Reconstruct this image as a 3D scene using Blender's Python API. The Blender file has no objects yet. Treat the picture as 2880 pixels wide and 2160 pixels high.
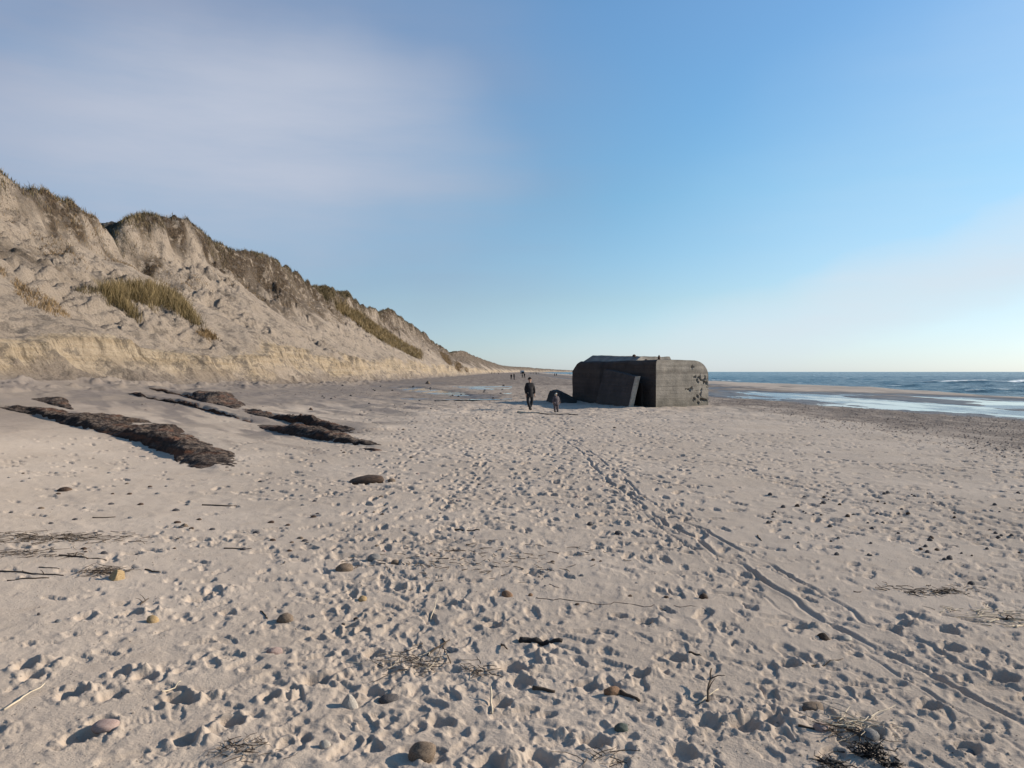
import bpy, bmesh, math, random
import numpy as np
from mathutils import Vector, Matrix
R = math.radians
random.seed(7)
rng = np.random.default_rng(7)
SC = bpy.context.scene
COL = SC.collection

# ------------------------------------------------------------------ camera, sky, sun, exposure
CAM_H = 2.05
PITCH = R(0.92)
cd = bpy.data.cameras.new('camera'); cam = bpy.data.objects.new('camera', cd); COL.objects.link(cam)
cam.location = (0, 0, CAM_H); cam.rotation_euler = (R(90) - PITCH, 0, 0)
cd.sensor_width = 36; cd.lens = 26.875; cd.clip_start = 0.05; cd.clip_end = 60000
SC.camera = cam
SUN_EL, SUN_AZ = R(23.5), R(78)          # azimuth measured from +Y towards +X
sl = bpy.data.lights.new('sun', 'SUN'); sun = bpy.data.objects.new('sun', sl); COL.objects.link(sun)
sl.energy = 4.5; sl.angle = R(0.5); sl.color = (1.0, 0.87, 0.70)
sdir = Vector((math.sin(SUN_AZ) * math.cos(SUN_EL), math.cos(SUN_AZ) * math.cos(SUN_EL), math.sin(SUN_EL)))
sun.rotation_euler = sdir.to_track_quat('Z', 'Y').to_euler()
SC.view_settings.view_transform = 'Standard'; SC.view_settings.look = 'None'
SC.view_settings.gamma = 1; SC.view_settings.exposure = 0.75
SC.view_settings.use_curve_mapping = False

def nn(nt, typ, **kw):
    n = nt.nodes.new(typ)
    for k, v in kw.items():
        if k == 'inp':
            for kk, vv in v.items():
                n.inputs[kk].default_value = vv
        else:
            setattr(n, k, v)
    return n
def ln(nt, a, b): nt.links.new(a, b)
def mathn(nt, op, a, b=None, c=None, clamp=False):
    n = nt.nodes.new('ShaderNodeMath'); n.operation = op; n.use_clamp = clamp
    for i, v in enumerate((a, b, c)):
        if v is None: continue
        if isinstance(v, (int, float)): n.inputs[i].default_value = v
        else: nt.links.new(v, n.inputs[i])
    return n.outputs[0]
def mixc(nt, fac, a, b, blend='MIX'):
    n = nt.nodes.new('ShaderNodeMix'); n.data_type = 'RGBA'; n.blend_type = blend
    for key, v in ((0, fac), (6, a), (7, b)):
        if isinstance(v, (int, float)): n.inputs[key].default_value = v
        elif isinstance(v, tuple): n.inputs[key].default_value = (v[0], v[1], v[2], 1)
        else: nt.links.new(v, n.inputs[key])
    return n.outputs[2]
def smooth(nt, v, lo, hi, a=0.0, b=1.0):
    n = nt.nodes.new('ShaderNodeMapRange'); n.interpolation_type = 'SMOOTHSTEP'
    n.inputs[1].default_value = lo; n.inputs[2].default_value = hi
    n.inputs[3].default_value = a; n.inputs[4].default_value = b
    nt.links.new(v, n.inputs[0]); return n.outputs[0]

W = bpy.data.worlds.new('World'); SC.world = W; W.use_nodes = True
nt = W.node_tree; nt.nodes.clear()
sky = nn(nt, 'ShaderNodeTexSky', sky_type='NISHITA', sun_disc=False, sun_elevation=SUN_EL, sun_rotation=SUN_AZ,
         air_density=1.0, dust_density=0.35, ozone_density=1.6, altitude=0)
tc = nn(nt, 'ShaderNodeTexCoord')
def direction(px, py):
    v = Vector(((px - 1440) / 2150, math.cos(PITCH) + (1080 - py) / 2150 * math.sin(PITCH), -math.sin(PITCH) + (1080 - py) / 2150 * math.cos(PITCH)))
    return v.normalized()
# thin high cloud: a soft bank over the dunes and a faint veil low over the sea
warp = nn(nt, 'ShaderNodeTexNoise', inp={'Scale': 1.5, 'Detail': 6.0, 'Roughness': 0.45})
ln(nt, tc.outputs['Generated'], warp.inputs['Vector'])
wv = nn(nt, 'ShaderNodeVectorMath', operation='MULTIPLY_ADD')
ln(nt, warp.outputs['Color'], wv.inputs[0]); wv.inputs[1].default_value = (0.36, 0.36, 0.36)
ln(nt, tc.outputs['Generated'], wv.inputs[2])
def blob(px, py, ax, ay, ang, power=1.0):
    """soft elliptical bank of cloud in direction space around a heading"""
    c = direction(px, py) + Vector((0.18, 0.18, 0.18))
    right = Vector((c.y, -c.x, 0)).normalized(); up = right.cross(c).normalized()
    r2 = right * math.cos(ang) + up * math.sin(ang); u2 = -right * math.sin(ang) + up * math.cos(ang)
    s = nn(nt, 'ShaderNodeVectorMath', operation='SUBTRACT'); ln(nt, wv.outputs[0], s.inputs[0]); s.inputs[1].default_value = c
    d1 = nn(nt, 'ShaderNodeVectorMath', operation='DOT_PRODUCT'); ln(nt, s.outputs[0], d1.inputs[0]); d1.inputs[1].default_value = r2 / ax
    d2 = nn(nt, 'ShaderNodeVectorMath', operation='DOT_PRODUCT'); ln(nt, s.outputs[0], d2.inputs[0]); d2.inputs[1].default_value = u2 / ay
    a = mathn(nt, 'MULTIPLY', d1.outputs['Value'], d1.outputs['Value']); b = mathn(nt, 'MULTIPLY', d2.outputs['Value'], d2.outputs['Value'])
    q = mathn(nt, 'ADD', a, b)
    return smooth(nt, q, -0.8, 2.6, power * 1.25, 0.0)
b1 = blob(740, 370, 0.25, 0.10, R(-4), 0.70)
b2 = blob(40, 150, 0.56, 0.22, R(-6), 0.82)
b3 = blob(2850, 660, 0.42, 0.050, R(13), 0.75)
b4 = blob(2500, 860, 0.45, 0.05, R(4), 0.4)
streak = nn(nt, 'ShaderNodeTexNoise', inp={'Scale': 2.6, 'Detail': 7.0, 'Roughness': 0.58})
mp = nn(nt, 'ShaderNodeMapping'); mp.inputs['Rotation'].default_value = (0.2, 0.35, 0.4); mp.inputs['Scale'].default_value = (0.55, 0.8, 4.0)
ln(nt, tc.outputs['Generated'], mp.inputs[0]); ln(nt, mp.outputs[0], streak.inputs['Vector'])
sepz = nn(nt, 'ShaderNodeSeparateXYZ'); ln(nt, tc.outputs['Generated'], sepz.inputs[0])
gr = nn(nt, 'ShaderNodeValToRGB'); ln(nt, sepz.outputs[2], gr.inputs[0]); ge = gr.color_ramp.elements
for i, (p_, c_) in enumerate(((0.0, (0.49, 0.615, 0.93)), (0.09, (0.51, 0.61, 0.70)), (0.22, (0.44, 0.68, 0.75)), (0.42, (0.56, 0.76, 0.85)))):
    e_ = ge[i] if i < 1 else ge.new(p_)
    e_.position = p_; e_.color = (*c_, 1)
ge[len(ge) - 1].position = 1.0; ge[len(ge) - 1].color = (0.56, 0.75, 0.81, 1)
grade = gr.outputs[0]
tint = mixc(nt, 1.0, sky.outputs[0], grade, 'MULTIPLY')
left_bank = mathn(nt, 'MULTIPLY', b2, 1.0); veil = mathn(nt, 'MAXIMUM', mathn(nt, 'MAXIMUM', b3, b4), blob(3150, 520, 0.34, 0.20, R(8), 0.30))
vary = smooth(nt, streak.outputs['Fac'], 0.30, 0.70, 0.66, 1.10)
skyc = mixc(nt, mathn(nt, 'MULTIPLY', left_bank, vary, clamp=True), tint, (1.6, 1.85, 2.5))
skyc = mixc(nt, mathn(nt, 'MULTIPLY', b1, vary, clamp=True), skyc, (2.7, 2.95, 3.5))
skyc = mixc(nt, mathn(nt, 'MULTIPLY', veil, vary, clamp=True), skyc, (3.4, 3.75, 4.1))
bg = nn(nt, 'ShaderNodeBackground'); bg.inputs['Strength'].default_value = 0.122
ln(nt, skyc, bg.inputs[0])
wo = nn(nt, 'ShaderNodeOutputWorld'); ln(nt, bg.outputs[0], wo.inputs[0])

# ------------------------------------------------------------------ numpy noise
def _hash(ix, iy, seed):
    h = (ix.astype(np.int64) * 374761393 + iy.astype(np.int64) * 668265263 + seed * 1442695041) & 0xFFFFFFFF
    h = ((h ^ (h >> 13)) * 1274126177) & 0xFFFFFFFF
    h = (h ^ (h >> 16)) & 0xFFFFFFFF
    return (h & 0xFFFF).astype(np.float32) / 32767.5 - 1.0
def vnoise(x, y, seed=0):
    x = np.asarray(x, dtype=np.float64); y = np.asarray(y, dtype=np.float64)
    ix = np.floor(x); iy = np.floor(y); fx = (x - ix).astype(np.float32); fy = (y - iy).astype(np.float32)
    ix = ix.astype(np.int64); iy = iy.astype(np.int64)
    ux = fx * fx * fx * (fx * (fx * 6 - 15) + 10); uy = fy * fy * fy * (fy * (fy * 6 - 15) + 10)
    a = _hash(ix, iy, seed); b = _hash(ix + 1, iy, seed); c = _hash(ix, iy + 1, seed); d = _hash(ix + 1, iy + 1, seed)
    return (a + (b - a) * ux) * (1 - uy) + (c + (d - c) * ux) * uy
def fbm(x, y, octv=3, seed=0, gain=0.5):
    s = 0.0; a = 1.0
    for i in range(octv):
        ca, sa = math.cos(0.7 * i), math.sin(0.7 * i); k = 2.03 ** i
        s = s + a * vnoise((x * ca - y * sa) * k, (x * sa + y * ca) * k, seed + i * 17); a *= gain
    return s
def _h1(ix, iy, seed):
    h = (ix * 374761393 + iy * 668265263 + seed * 1442695041) & 0xFFFFFFFF
    h = ((h ^ (h >> 13)) * 1274126177) & 0xFFFFFFFF
    return ((h ^ (h >> 16)) & 0xFFFF) / 32767.5 - 1.0
def n1(x, y, seed=0):
    ix, iy = math.floor(x), math.floor(y); fx, fy = x - ix, y - iy
    ux = fx * fx * (3 - 2 * fx); uy = fy * fy * (3 - 2 * fy)
    a, b, c, d = _h1(ix, iy, seed), _h1(ix + 1, iy, seed), _h1(ix, iy + 1, seed), _h1(ix + 1, iy + 1, seed)
    return (a + (b - a) * ux) * (1 - uy) + (c + (d - c) * ux) * uy
def ns(x, y, seed=0, octv=4):
    s = 0.0; a = 1.0
    for i in range(octv):
        s += a * n1(x, y, seed + i * 17); a *= 0.5; x, y = x * 1.56 - y * 1.3 + 3.1, x * 1.3 + y * 1.56 + 1.7
    return s
def sst(a, b, x):
    t = np.clip((x - a) / (b - a), 0, 1); return t * t * (3 - 2 * t)

# ------------------------------------------------------------------ terrain
XO_Y = [0, 800, 1500, 2500, 4000, 7000, 9000]; XO_X = [0, 0, 15, 45, 157, 615, 900]
CREST = [(0, 368), (30, 392), (60, 402), (100, 420), (150, 440), (185, 452), (210, 470), (232, 492), (245, 500), (256, 492), (275, 472), (300, 460), (350, 462), (385, 470),
         (408, 482), (412, 494), (430, 494), (460, 505), (485, 522), (500, 535), (530, 540), (560, 544), (590, 552), (620, 560), (645, 580), (658, 597), (680, 615), (700, 616), (720, 618),
         (745, 628), (762, 630), (778, 650), (800, 662), (825, 670), (850, 667), (868, 682), (900, 706), (950, 745), (975, 762)]
cy, cz = [0.0, 50.0], [19.5, 19.5]
for px, py in CREST:
    c = px * 1.302; d = 45 * 2150 / (1440 - c); cy.append(d); cz.append(CAM_H + (1045.5 - py * 1.302) / 2150 * d - 0.3)
for d, z in ((586, 17.2), (650, 20), (740, 22.0), (900, 20.5), (1300, 18.5), (1760, 17), (2600, 20), (3700, 24), (5000, 20), (7000, 15), (9000, 15)):
    cy.append(d); cz.append(z)
def pool_edge(Y): return np.interp(Y, [0, 40, 80, 120], [28.5, 27.0, 20.5, 19.0])
def seg_dist(X, Y, ax, ay, bx, by):
    dx, dy = bx - ax, by - ay; t = np.clip(((X - ax) * dx + (Y - ay) * dy) / (dx * dx + dy * dy), 0, 1)
    return np.hypot(X - ax - t * dx, Y - ay - t * dy), t
# steps of the peat shelves: front line, height along it, how far the shelf runs back
SHELVES = [([(-20.0, 22.6), (-18.07, 24.35), (-17.08, 25.4), (-15.57, 24.82), (-13.75, 23.26), (-11.86, 21.92), (-9.84, 20.15), (-8.27, 18.18), (-7.4, 16.8), (-6.51, 15.8), (-5.95, 15.34), (-5.2, 14.75)],
            [0.08, 0.10, 0.11, 0.13, 0.14, 0.14, 0.13, 0.11, 0.09, 0.06, 0.03, 0.0], 1.2, 5.0),
           ([(-12.11, 33.56), (-10.64, 31.82), (-9.07, 30.14), (-7.57, 28.33), (-6.36, 26.65), (-5.44, 25.36), (-4.71, 25.06)], [0.0, 0.12, 0.18, 0.20, 0.14, 0.07, 0.0], 0.8, 3.2),
           ([(-9.23, 27.19), (-8.07, 25.58), (-6.82, 23.81), (-5.8, 22.49), (-4.75, 21.4), (-3.99, 20.7), (-3.4, 20.1)], [0.0, 0.08, 0.12, 0.12, 0.10, 0.06, 0.0], 0.6, 2.4),
           ([(-19.11, 37.34), (-17.8, 36.5), (-16.25, 35.78), (-13.62, 32.94), (-11.5, 30.84), (-9.36, 27.99)], [0.0, 0.14, 0.18, 0.18, 0.15, 0.0], 0.6, 3.0),
           ([(-20.2, 41.02), (-19.11, 41.21), (-17.61, 40.92), (-14.2, 36.68), (-11.93, 33.74)], [0.0, 0.15, 0.18, 0.16, 0.0], 0.6, 3.0)]
def shelf_height(X, Y):
    out = np.zeros(X.shape); reg = (X < 0) & (X > -26) & (Y > 12) & (Y < 50)
    if not reg.any(): return out
    x, y = X[reg], Y[reg]; tot = np.zeros(x.shape)
    wob = 0.16 * vnoise(x / 0.9, y / 0.9, 101) + 0.10 * vnoise(x / 0.3, y / 0.3, 102)
    for P, H, a, b in SHELVES:
        best = np.full(x.shape, 99.0); hh = np.zeros(x.shape); sg = np.ones(x.shape)
        for i in range(len(P) - 1):
            d, t = seg_dist(x, y, *P[i], *P[i + 1]); k = d < best
            cr = (P[i + 1][0] - P[i][0]) * (y - P[i][1]) - (P[i + 1][1] - P[i][1]) * (x - P[i][0])
            best = np.where(k, d, best); hh = np.where(k, H[i] + (H[i + 1] - H[i]) * t, hh); sg = np.where(k, np.sign(cr), sg)
        sd = best * sg + wob
        tot += hh * sst(0.0, 0.30, sd) * (1 - sst(a, b, sd))
    out[reg] = tot; return out
def base_height(X, Y):
    Ya = np.abs(Y)
    x = X - np.interp(Y, XO_Y, XO_X)
    F = -21 + 1.1 * vnoise(Y / 13, Y * 0 + 3, 5) + 0.45 * vnoise(Y / 4.1, Y * 0, 6) - 0.6 * sst(60, 110, Y)
    u0 = F - x
    zf = np.interp(Ya, [0, 31, 45, 71, 113, 320, 9000], [1.8, 1.75, 1.35, 0.9, 0.55, 0.2, 0.2])
    t = np.clip((-4 - x) / (-4 - F), 0, 1.6)
    back = zf * np.minimum(t, 1.0) ** 2.1
    pe = pool_edge(Ya)
    front = np.interp(x - 0.0, [-5, 12, 100], [0, 0, 0])
    sfac = np.clip((x - 12) / (pe - 12), 0, 1)
    front = -0.5 * sfac ** 1.3
    far = np.interp(x, [20, 30, 37, 43, 49, 56, 64, 100, 400, 9000], [-0.5, -0.60, -0.56, -0.50, -0.34, -0.75, -1.3, -3, -8, -8])
    far = far + 0.17 * sst(84, 104, Ya) * (x < 50) + 0.11 * fbm(x / 3.2, Y / 18.0, 3, 31) * sst(22, 30, x)
    k = sst(0, 3.0, x - pe)
    zb = np.where(x > pe, front * (1 - k) + far * k, front) + back
    zb = zb + 0.05 * fbm(X / 6, Y / 7, 3, 11) * sst(5, 18, np.hypot(X, Y))
    zb = zb + shelf_height(X, Y)
    # puddle channel at the dune foot
    dd, tt = seg_dist(X, Y, -14.0, 99.0, -4.0, 63.0)
    wch = 3.4; kk = 1 - sst(wch * 0.9, wch * 2.4, dd)
    zb = zb * (1 - kk) + 0.10 * kk
    hw = 0.7 + 1.5 * np.sin(np.clip(tt, 0.02, 1) * math.pi) ** 0.7 + 0.35 * vnoise(X / 1.5, Y / 4, 44)
    zb = zb - 0.16 * (1 - sst(hw * 0.6, hw * 1.2 + 0.3, dd))
    # rills and broken sections of the scarp
    ztop = np.interp(Ya, [0, 31, 71, 113, 300, 9000], [3.6, 3.7, 4.6, 4.9, 4.7, 4.2])
    hs = np.maximum(ztop - zf, 1.0) * (0.82 + 0.25 * vnoise(Y / 9, Y * 0 + 9, 71) )
    ws = 1.0 + hs * 0.85
    rill = 0.85 * (1 - 2 * np.abs(vnoise(Y / 1.7 + 0.35 * u0, Y * 0 + u0 * 0.25, 21))) + 0.40 * vnoise(Y / 0.6 + 0.5 * u0, u0 * 0.4, 22)
    rill = rill + 0.9 * vnoise(Y / 5.0 + 0.3 * u0, u0 * 0.2, 23)
    u = u0 + rill * np.clip(u0 / 0.8, 0, 1) * (1 - sst(0.9, 1.9, u0 / ws)) * 0.75
    s = np.clip(u / ws, 0, 1)
    steep = sst(-0.25, 0.35, vnoise(Y / 11 + 3, Y * 0 + 1, 77))
    kk_ = 0.22 + 0.30 * steep
    prof = (1 - kk_) * np.clip(s / 0.85, 0, 1) ** 1.15 + kk_ * sst(0.70, 0.90, s)
    scarp = hs * prof
    # the slope above the scarp
    UC = 24.0
    zc = np.interp(Ya, cy, cz) + 0.5 * vnoise(Y / 1.9, X / 1.6, 14) + 0.35 * vnoise(Y / 0.6, X / 2.5, 15)
    q = np.clip((u - ws) / (UC - ws), 0, 1)
    nz1 = vnoise(x / 8, Y / 12, 51)
    g = 0.74 * q + 0.08 * q * q + 0.18 * sst(0.86, 0.98, q + 0.05 * vnoise(Y / 3.0, x / 6, 52))
    slope = (zc - zf - hs) * g
    env = sst(0.0, 0.08, q) * (1 - 0.75 * sst(0.93, 1.0, q))
    lump = 0.6 * nz1 + 0.28 * vnoise(x / 3.2, Y / 5.0, 53) + 0.12 * vnoise(x / 1.4 + Y / 6, Y / 2.0, 54)
    rough = sst(-0.25, 0.45, vnoise(x / 7 + 9, Y / 11, 55) + 0.9 * q - 0.35)
    f1 = fbm(x / 0.8, Y / 3.4, 3, 56); f2 = fbm(x / 2.0 + Y / 12, Y / 8.0, 3, 57)
    clod = (0.10 + 0.75 * rough) * (0.24 * f1 + 0.26 * (1 - np.abs(f2) * 2.2) + 0.16 * vnoise(x / 0.38, Y / 1.6, 58) + 0.30 * sst(0.15, 0.35, f1 + 0.5 * f2))
    gl = -2.2 * np.exp(-((Ya - 86.8 - 0.25 * (24 - u)) / 1.7) ** 2) * sst(0.5, 0.9, q)
    strat = 0.18 * vnoise(x / 0.35, Y / 0.9, 59) * (0.3 + rough)
    slope = slope + env * (lump + clod + strat) + gl
    beyond = np.maximum(u - UC, 0)
    slope = slope - np.minimum(0.30 * beyond, 7) + 1.2 * vnoise(x / 18, Y / 20, 61) * sst(2, 12, beyond)
    z = np.where(u0 > 0, zb + scarp + slope, zb)
    # talus and slumped clods near the foot
    foot = np.exp(-((u0 + 1.0) / 2.6) ** 2) * sst(-5.5, -1, u0)
    z = z + foot * (0.22 * np.maximum(0, fbm(X / 0.6, Y / 1.1, 3, 62)) + 0.10 * fbm(X / 2.2, Y / 3, 2, 63))
    near = np.hypot(X, Y)
    z = z + sst(22, 45, near) * np.clip(1 - np.abs(u0 + 22) / 60, 0.15, 1) * (u0 < 0.5) * (0.045 * fbm(X / 0.55, Y / 0.9, 2, 64) + 0.03 * fbm(X / 2, Y / 2, 2, 65)) * (x < 50)
    # windblown slack at left of the middle distance: smooth
    scarpm = ((u0 > 0.05) & (q < 0.02)).astype(np.float32) * sst(0.15, 0.75, s + 0.25 * vnoise(Y / 3, u0, 91))
    return z, u0, q, x, scarpm

th_d = np.linspace(R(-37.5), R(37.5), 990)
th_l = np.linspace(R(-180), R(-37.5), 95)[:-1]
th_r = np.linspace(R(37.5), R(180), 95)[1:]
TH = np.concatenate([th_l, th_d, th_r])
rr = [0.25]
while rr[-1] < 9000:
    r = rr[-1]
    if r < 3.9: rr.append(r * 1.035)
    elif r < 130: rr.append(r + min(r * r / 1566, r * 0.0050))
    else: rr.append(r * 1.013)
RR = np.array(rr)
TT, RG = np.meshgrid(TH, RR)
GX = RG * np.sin(TT); GY = RG * np.cos(TT)
GZ, GU, GQ, GXL, GSC = base_height(GX, GY)
GZ = GZ.astype(np.float64)
BASEZ = GZ.copy()
def block(x0, y0, rad):
    r0 = math.hypot(x0, y0); t0 = math.atan2(x0, y0)
    i0, i1 = np.searchsorted(RR, [r0 - rad, r0 + rad]); a = rad / max(r0, 0.5)
    j0, j1 = np.searchsorted(TH, [t0 - a, t0 + a])
    return slice(max(i0, 0), i1 + 1), slice(max(j0, 0), j1 + 1)
def gh(X, Y, Z=None):
    Z = GZ if Z is None else Z
    X = np.atleast_1d(np.asarray(X, float)); Y = np.atleast_1d(np.asarray(Y, float))
    fi = np.interp(np.hypot(X, Y), RR, np.arange(len(RR))); fj = np.interp(np.arctan2(X, Y), TH, np.arange(len(TH)))
    i = np.clip(fi.astype(int), 0, len(RR) - 2); j = np.clip(fj.astype(int), 0, len(TH) - 2); a = fi - i; b = fj - j
    return Z[i, j] * (1 - a) * (1 - b) + Z[i + 1, j] * a * (1 - b) + Z[i, j + 1] * (1 - a) * b + Z[i + 1, j + 1] * a * b
STEPS = 3.0 * 1.004 ** np.arange(1900)
def hit(px, py):
    """the point of the ground seen in that direction"""
    v = np.array(((px - 1440) / 2150, math.cos(PITCH) + (1080 - py) / 2150 * math.sin(PITCH), -math.sin(PITCH) + (1080 - py) / 2150 * math.cos(PITCH)))
    P = STEPS[:, None] * v; g = gh(P[:, 0], P[:, 1], BASEZ); h = CAM_H + P[:, 2] - g
    k = np.argmax(h < 0)
    if k == 0: return None
    f = h[k - 1] / (h[k - 1] - h[k]); t = STEPS[k - 1] + f * (STEPS[k] - STEPS[k - 1])
    return Vector((v[0] * t, v[1] * t, CAM_H + v[2] * t))

# ------------------------------------------------------------------ footprints, holes, ruts
REL = np.zeros_like(GZ); DIST = np.zeros_like(GZ)
def stamp_print(x0, y0, ang, L=0.29, Wd=0.11, D=0.03, tread=False, rim=0.45, soft=1.0):
    sl_ = block(x0, y0, L * 1.15 + 0.05)
    X = GX[sl_] - x0; Y = GY[sl_] - y0
    if X.size == 0: return
    a = X * math.sin(ang) + Y * math.cos(ang); b = X * math.cos(ang) - Y * math.sin(ang)
    s = a / (L / 2)
    wf = Wd / 2 * (1 - 0.25 * np.exp(-((s + 0.15) / 0.3) ** 2))
    edge = 0.07 * vnoise(X / 0.04 + x0 * 9, Y / 0.04 + y0 * 9, 3)
    q = (np.abs(s) ** 2.4 + np.abs(b / wf) ** 2.4) ** (1 / 2.4) + edge
    inside = 1 - sst(0.88, 1.04, q)
    keep = 1 - 0.92 * (1 - sst(0.95, 1.5, q))
    d = -D * inside * (1 + 0.25 * s)
    if tread: d = d + inside * 0.0022 * np.sin(a / 0.034 * 2 * math.pi)
    d = d + rim * D * np.exp(-((q - 1.28) / (0.22 * soft)) ** 2) * (0.7 + 0.6 * vnoise(X / 0.05, Y / 0.05 + x0, 4))
    REL[sl_] = REL[sl_] * keep + d; DIST[sl_] = np.maximum(DIST[sl_], 0.55 * (1 - sst(1.1, 1.7, q)))
def stamp_hole(x0, y0, rx, ry, ang, D, rim=0.35):
    sl_ = block(x0, y0, max(rx, ry) * 2.3)
    X = GX[sl_] - x0; Y = GY[sl_] - y0
    if X.size == 0: return
    a = X * math.cos(ang) + Y * math.sin(ang); b = -X * math.sin(ang) + Y * math.cos(ang)
    q = np.hypot(a / rx, b / ry) + 0.16 * vnoise(X / 0.07 + x0 * 3, Y / 0.07 + y0, 8)
    keep = 1 - 0.95 * (1 - sst(0.95, 1.6, q))
    d = -D * (1 - sst(0.62, 1.06, q))
    d = d + rim * D * np.exp(-((q - 1.35) / 0.30) ** 2) * (1 + 0.8 * vnoise(X / 0.09, Y / 0.09 + y0, 9))
    d = d + 0.16 * D * fbm(X / 0.035, Y / 0.035, 2, 5) * np.exp(-((q - 1.3) / 0.5) ** 2)
    REL[sl_] = REL[sl_] * keep + d; DIST[sl_] = np.maximum(DIST[sl_], np.exp(-((q - 1.2) / 0.6) ** 2))
near = RG < 60
# soft undulation and crumbs of trampled sand
tramp = np.exp(-((GX - 0.035 * GY + 0.6) / (1.2 + 0.15 * GY)) ** 2) * near * (GY > 0)
tramp = np.clip(tramp * 0.9 + 0.45 * sst(-0.1, 0.7, fbm(GX / 2.3, GY / 3.0, 2, 91)) * near, 0, 1) * (GU < -3)
sel = (RG < 60) & (GU < 0)
und = np.zeros_like(GZ)
xs_, ys_ = GX[sel], GY[sel]; tr_ = tramp[sel]; fd = 1 - sst(30, 55, RG[sel])
und[sel] = fd * (0.008 * fbm(xs_ / 0.9, ys_ / 0.9, 2, 81) + tr_ * 0.006 * fbm(xs_ / 0.24, ys_ / 0.24, 3, 82)
                 + 0.0025 * fbm(xs_ / 0.11, ys_ / 0.16, 2, 83)
                 + tr_ * 0.014 * np.maximum(0, fbm(xs_ / 0.085, ys_ / 0.085, 2, 84) - 0.25) * (1 - sst(7, 18, RG[sel])) + tr_ * 0.035 * np.maximum(0, fbm(xs_ / 0.28, ys_ / 0.34, 2, 85) - 0.35) * sst(7, 14, RG[sel]))
GZ += und
def walk(x, y, h, n_, Lf, dep, trd):
    side = 1; step = random.uniform(0.55, 0.8); ph = random.random() * 6
    for k in range(n_):
        hk = h + 0.15 * math.sin(k * 0.25 + ph)
        x += math.sin(hk) * step; y += math.cos(hk) * step; side = -side
        px_, py_ = x + side * 0.10 * math.cos(hk), y - side * 0.10 * math.sin(hk)
        if 2.2 < math.hypot(px_, py_) < 48 and py_ > 1 and px_ > -0.52 * py_ - 3.5 and random.random() < 0.92:
            deep = random.random() < 0.22
            stamp_print(px_, py_, hk + side * 0.15 + random.gauss(0, 0.15), Lf * random.uniform(0.9, 1.2), Lf * 0.43, dep * (1.9 if deep else random.uniform(0.5, 1.1)) * (1 + 0.9 * sst(7, 14, py_)), trd and py_ < 13, random.uniform(0.05, 0.3))
for k in range(26):
    walk(random.gauss(-0.3, 1.6), 1.5 + random.random(), random.gauss(0.03, 0.10), 70, random.choice((0.33, 0.30, 0.27, 0.22)), random.uniform(0.008, 0.020), random.random() < 0.5)
for k in range(24):
    walk(random.uniform(-9, 7), 3.2 * (9 ** random.random()), random.uniform(0.7, 2.4), random.randint(6, 22), random.choice((0.33, 0.30, 0.25, 0.20)), random.uniform(0.008, 0.020), random.random() < 0.5)
for k in range(14):
    walk(random.uniform(2, 12), random.uniform(2, 8), random.gauss(0.1, 0.3), 60, random.choice((0.33, 0.28)), random.uniform(0.008, 0.018), random.random() < 0.5)
# scattered lone prints and scuffs, paw marks
for k in range(8500):
    y = 3.2 * (14.0 ** (random.random() ** 0.5)); x = random.uniform(-0.72, 0.78) * y
    if x < -13: continue
    if x < -0.12 * y and random.random() < 0.55 * sst(0.0, 0.35, -x / y - 0.12) + 0.15: continue
    if n1(x / 1.7, y / 2.2, 44) < -0.05 and random.random() < 0.8: continue
    if y > 8 and random.random() < 0.45:
        stamp_hole(x, y, random.uniform(0.07, 0.18), random.uniform(0.04, 0.09), random.uniform(-0.35, 0.35), random.uniform(0.02, 0.042), 0.15); continue
    if random.random() < 0.55: stamp_print(x, y, random.uniform(0, 3.14), random.uniform(0.18, 0.34), random.uniform(0.09, 0.13), random.uniform(0.006, 0.022) * (1 + 1.2 * sst(7, 14, y)), random.random() < 0.4, 0.12)
    else: stamp_hole(x, y, random.uniform(0.03, 0.075), random.uniform(0.03, 0.08), random.random() * 3, random.uniform(0.010, 0.022) * (1 + 0.8 * sst(7, 14, y)), 0.12)
HOLES = [(1385, 1757, 30), (1743, 1732, 28), (1816, 1750, 26), (1408, 1979, 46), (1445, 1876, 46), (1468, 1917, 48), (1651, 1931, 40), (1674, 2087, 48), (1046, 1945, 42),
         (1518, 2137, 60), (1376, 2151, 55), (1051, 1840, 36), (73, 1874, 40), (90, 1903, 42), (337, 1894, 36), (407, 1906, 40), (201, 1950, 46), (316, 1954, 40), (504, 1968, 48),
         (284, 2034, 42), (220, 2073, 50), (650, 2032, 50), (517, 2082, 44), (641, 1723, 28), (371, 1727, 34), (240, 1737, 32), (888, 1913, 46), (559, 1684, 40), (1994, 2032, 52),
         (2095, 2041, 52), (2173, 2027, 40), (2613, 1986, 40), (2452, 2064, 38), (2718, 2105, 42), (2246, 1762, 28), (2512, 1766, 34), (2668, 1775, 34), (2677, 1821, 40),
         (2544, 1756, 26), (2823, 1904, 44), (2219, 1867, 34), (1921, 2114, 50), (1120, 1650, 26), (1500, 1610, 34), (1260, 1700, 28), (1610, 1560, 26), (980, 1760, 24), (1900, 1850, 34), (760, 1960, 34), (1240, 2030, 40), (1800, 1900, 34)]
for px, py, wpx in HOLES:
    p = hit(px, py)
    stamp_hole(p.x, p.y, wpx / 2150 * p.y * random.uniform(0.8, 1.0), wpx / 2150 * p.y * random.uniform(0.7, 1.0), random.uniform(-0.6, 0.6), min(0.07, wpx / 2150 * p.y * random.uniform(0.45, 0.6)), 0.12)
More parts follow.
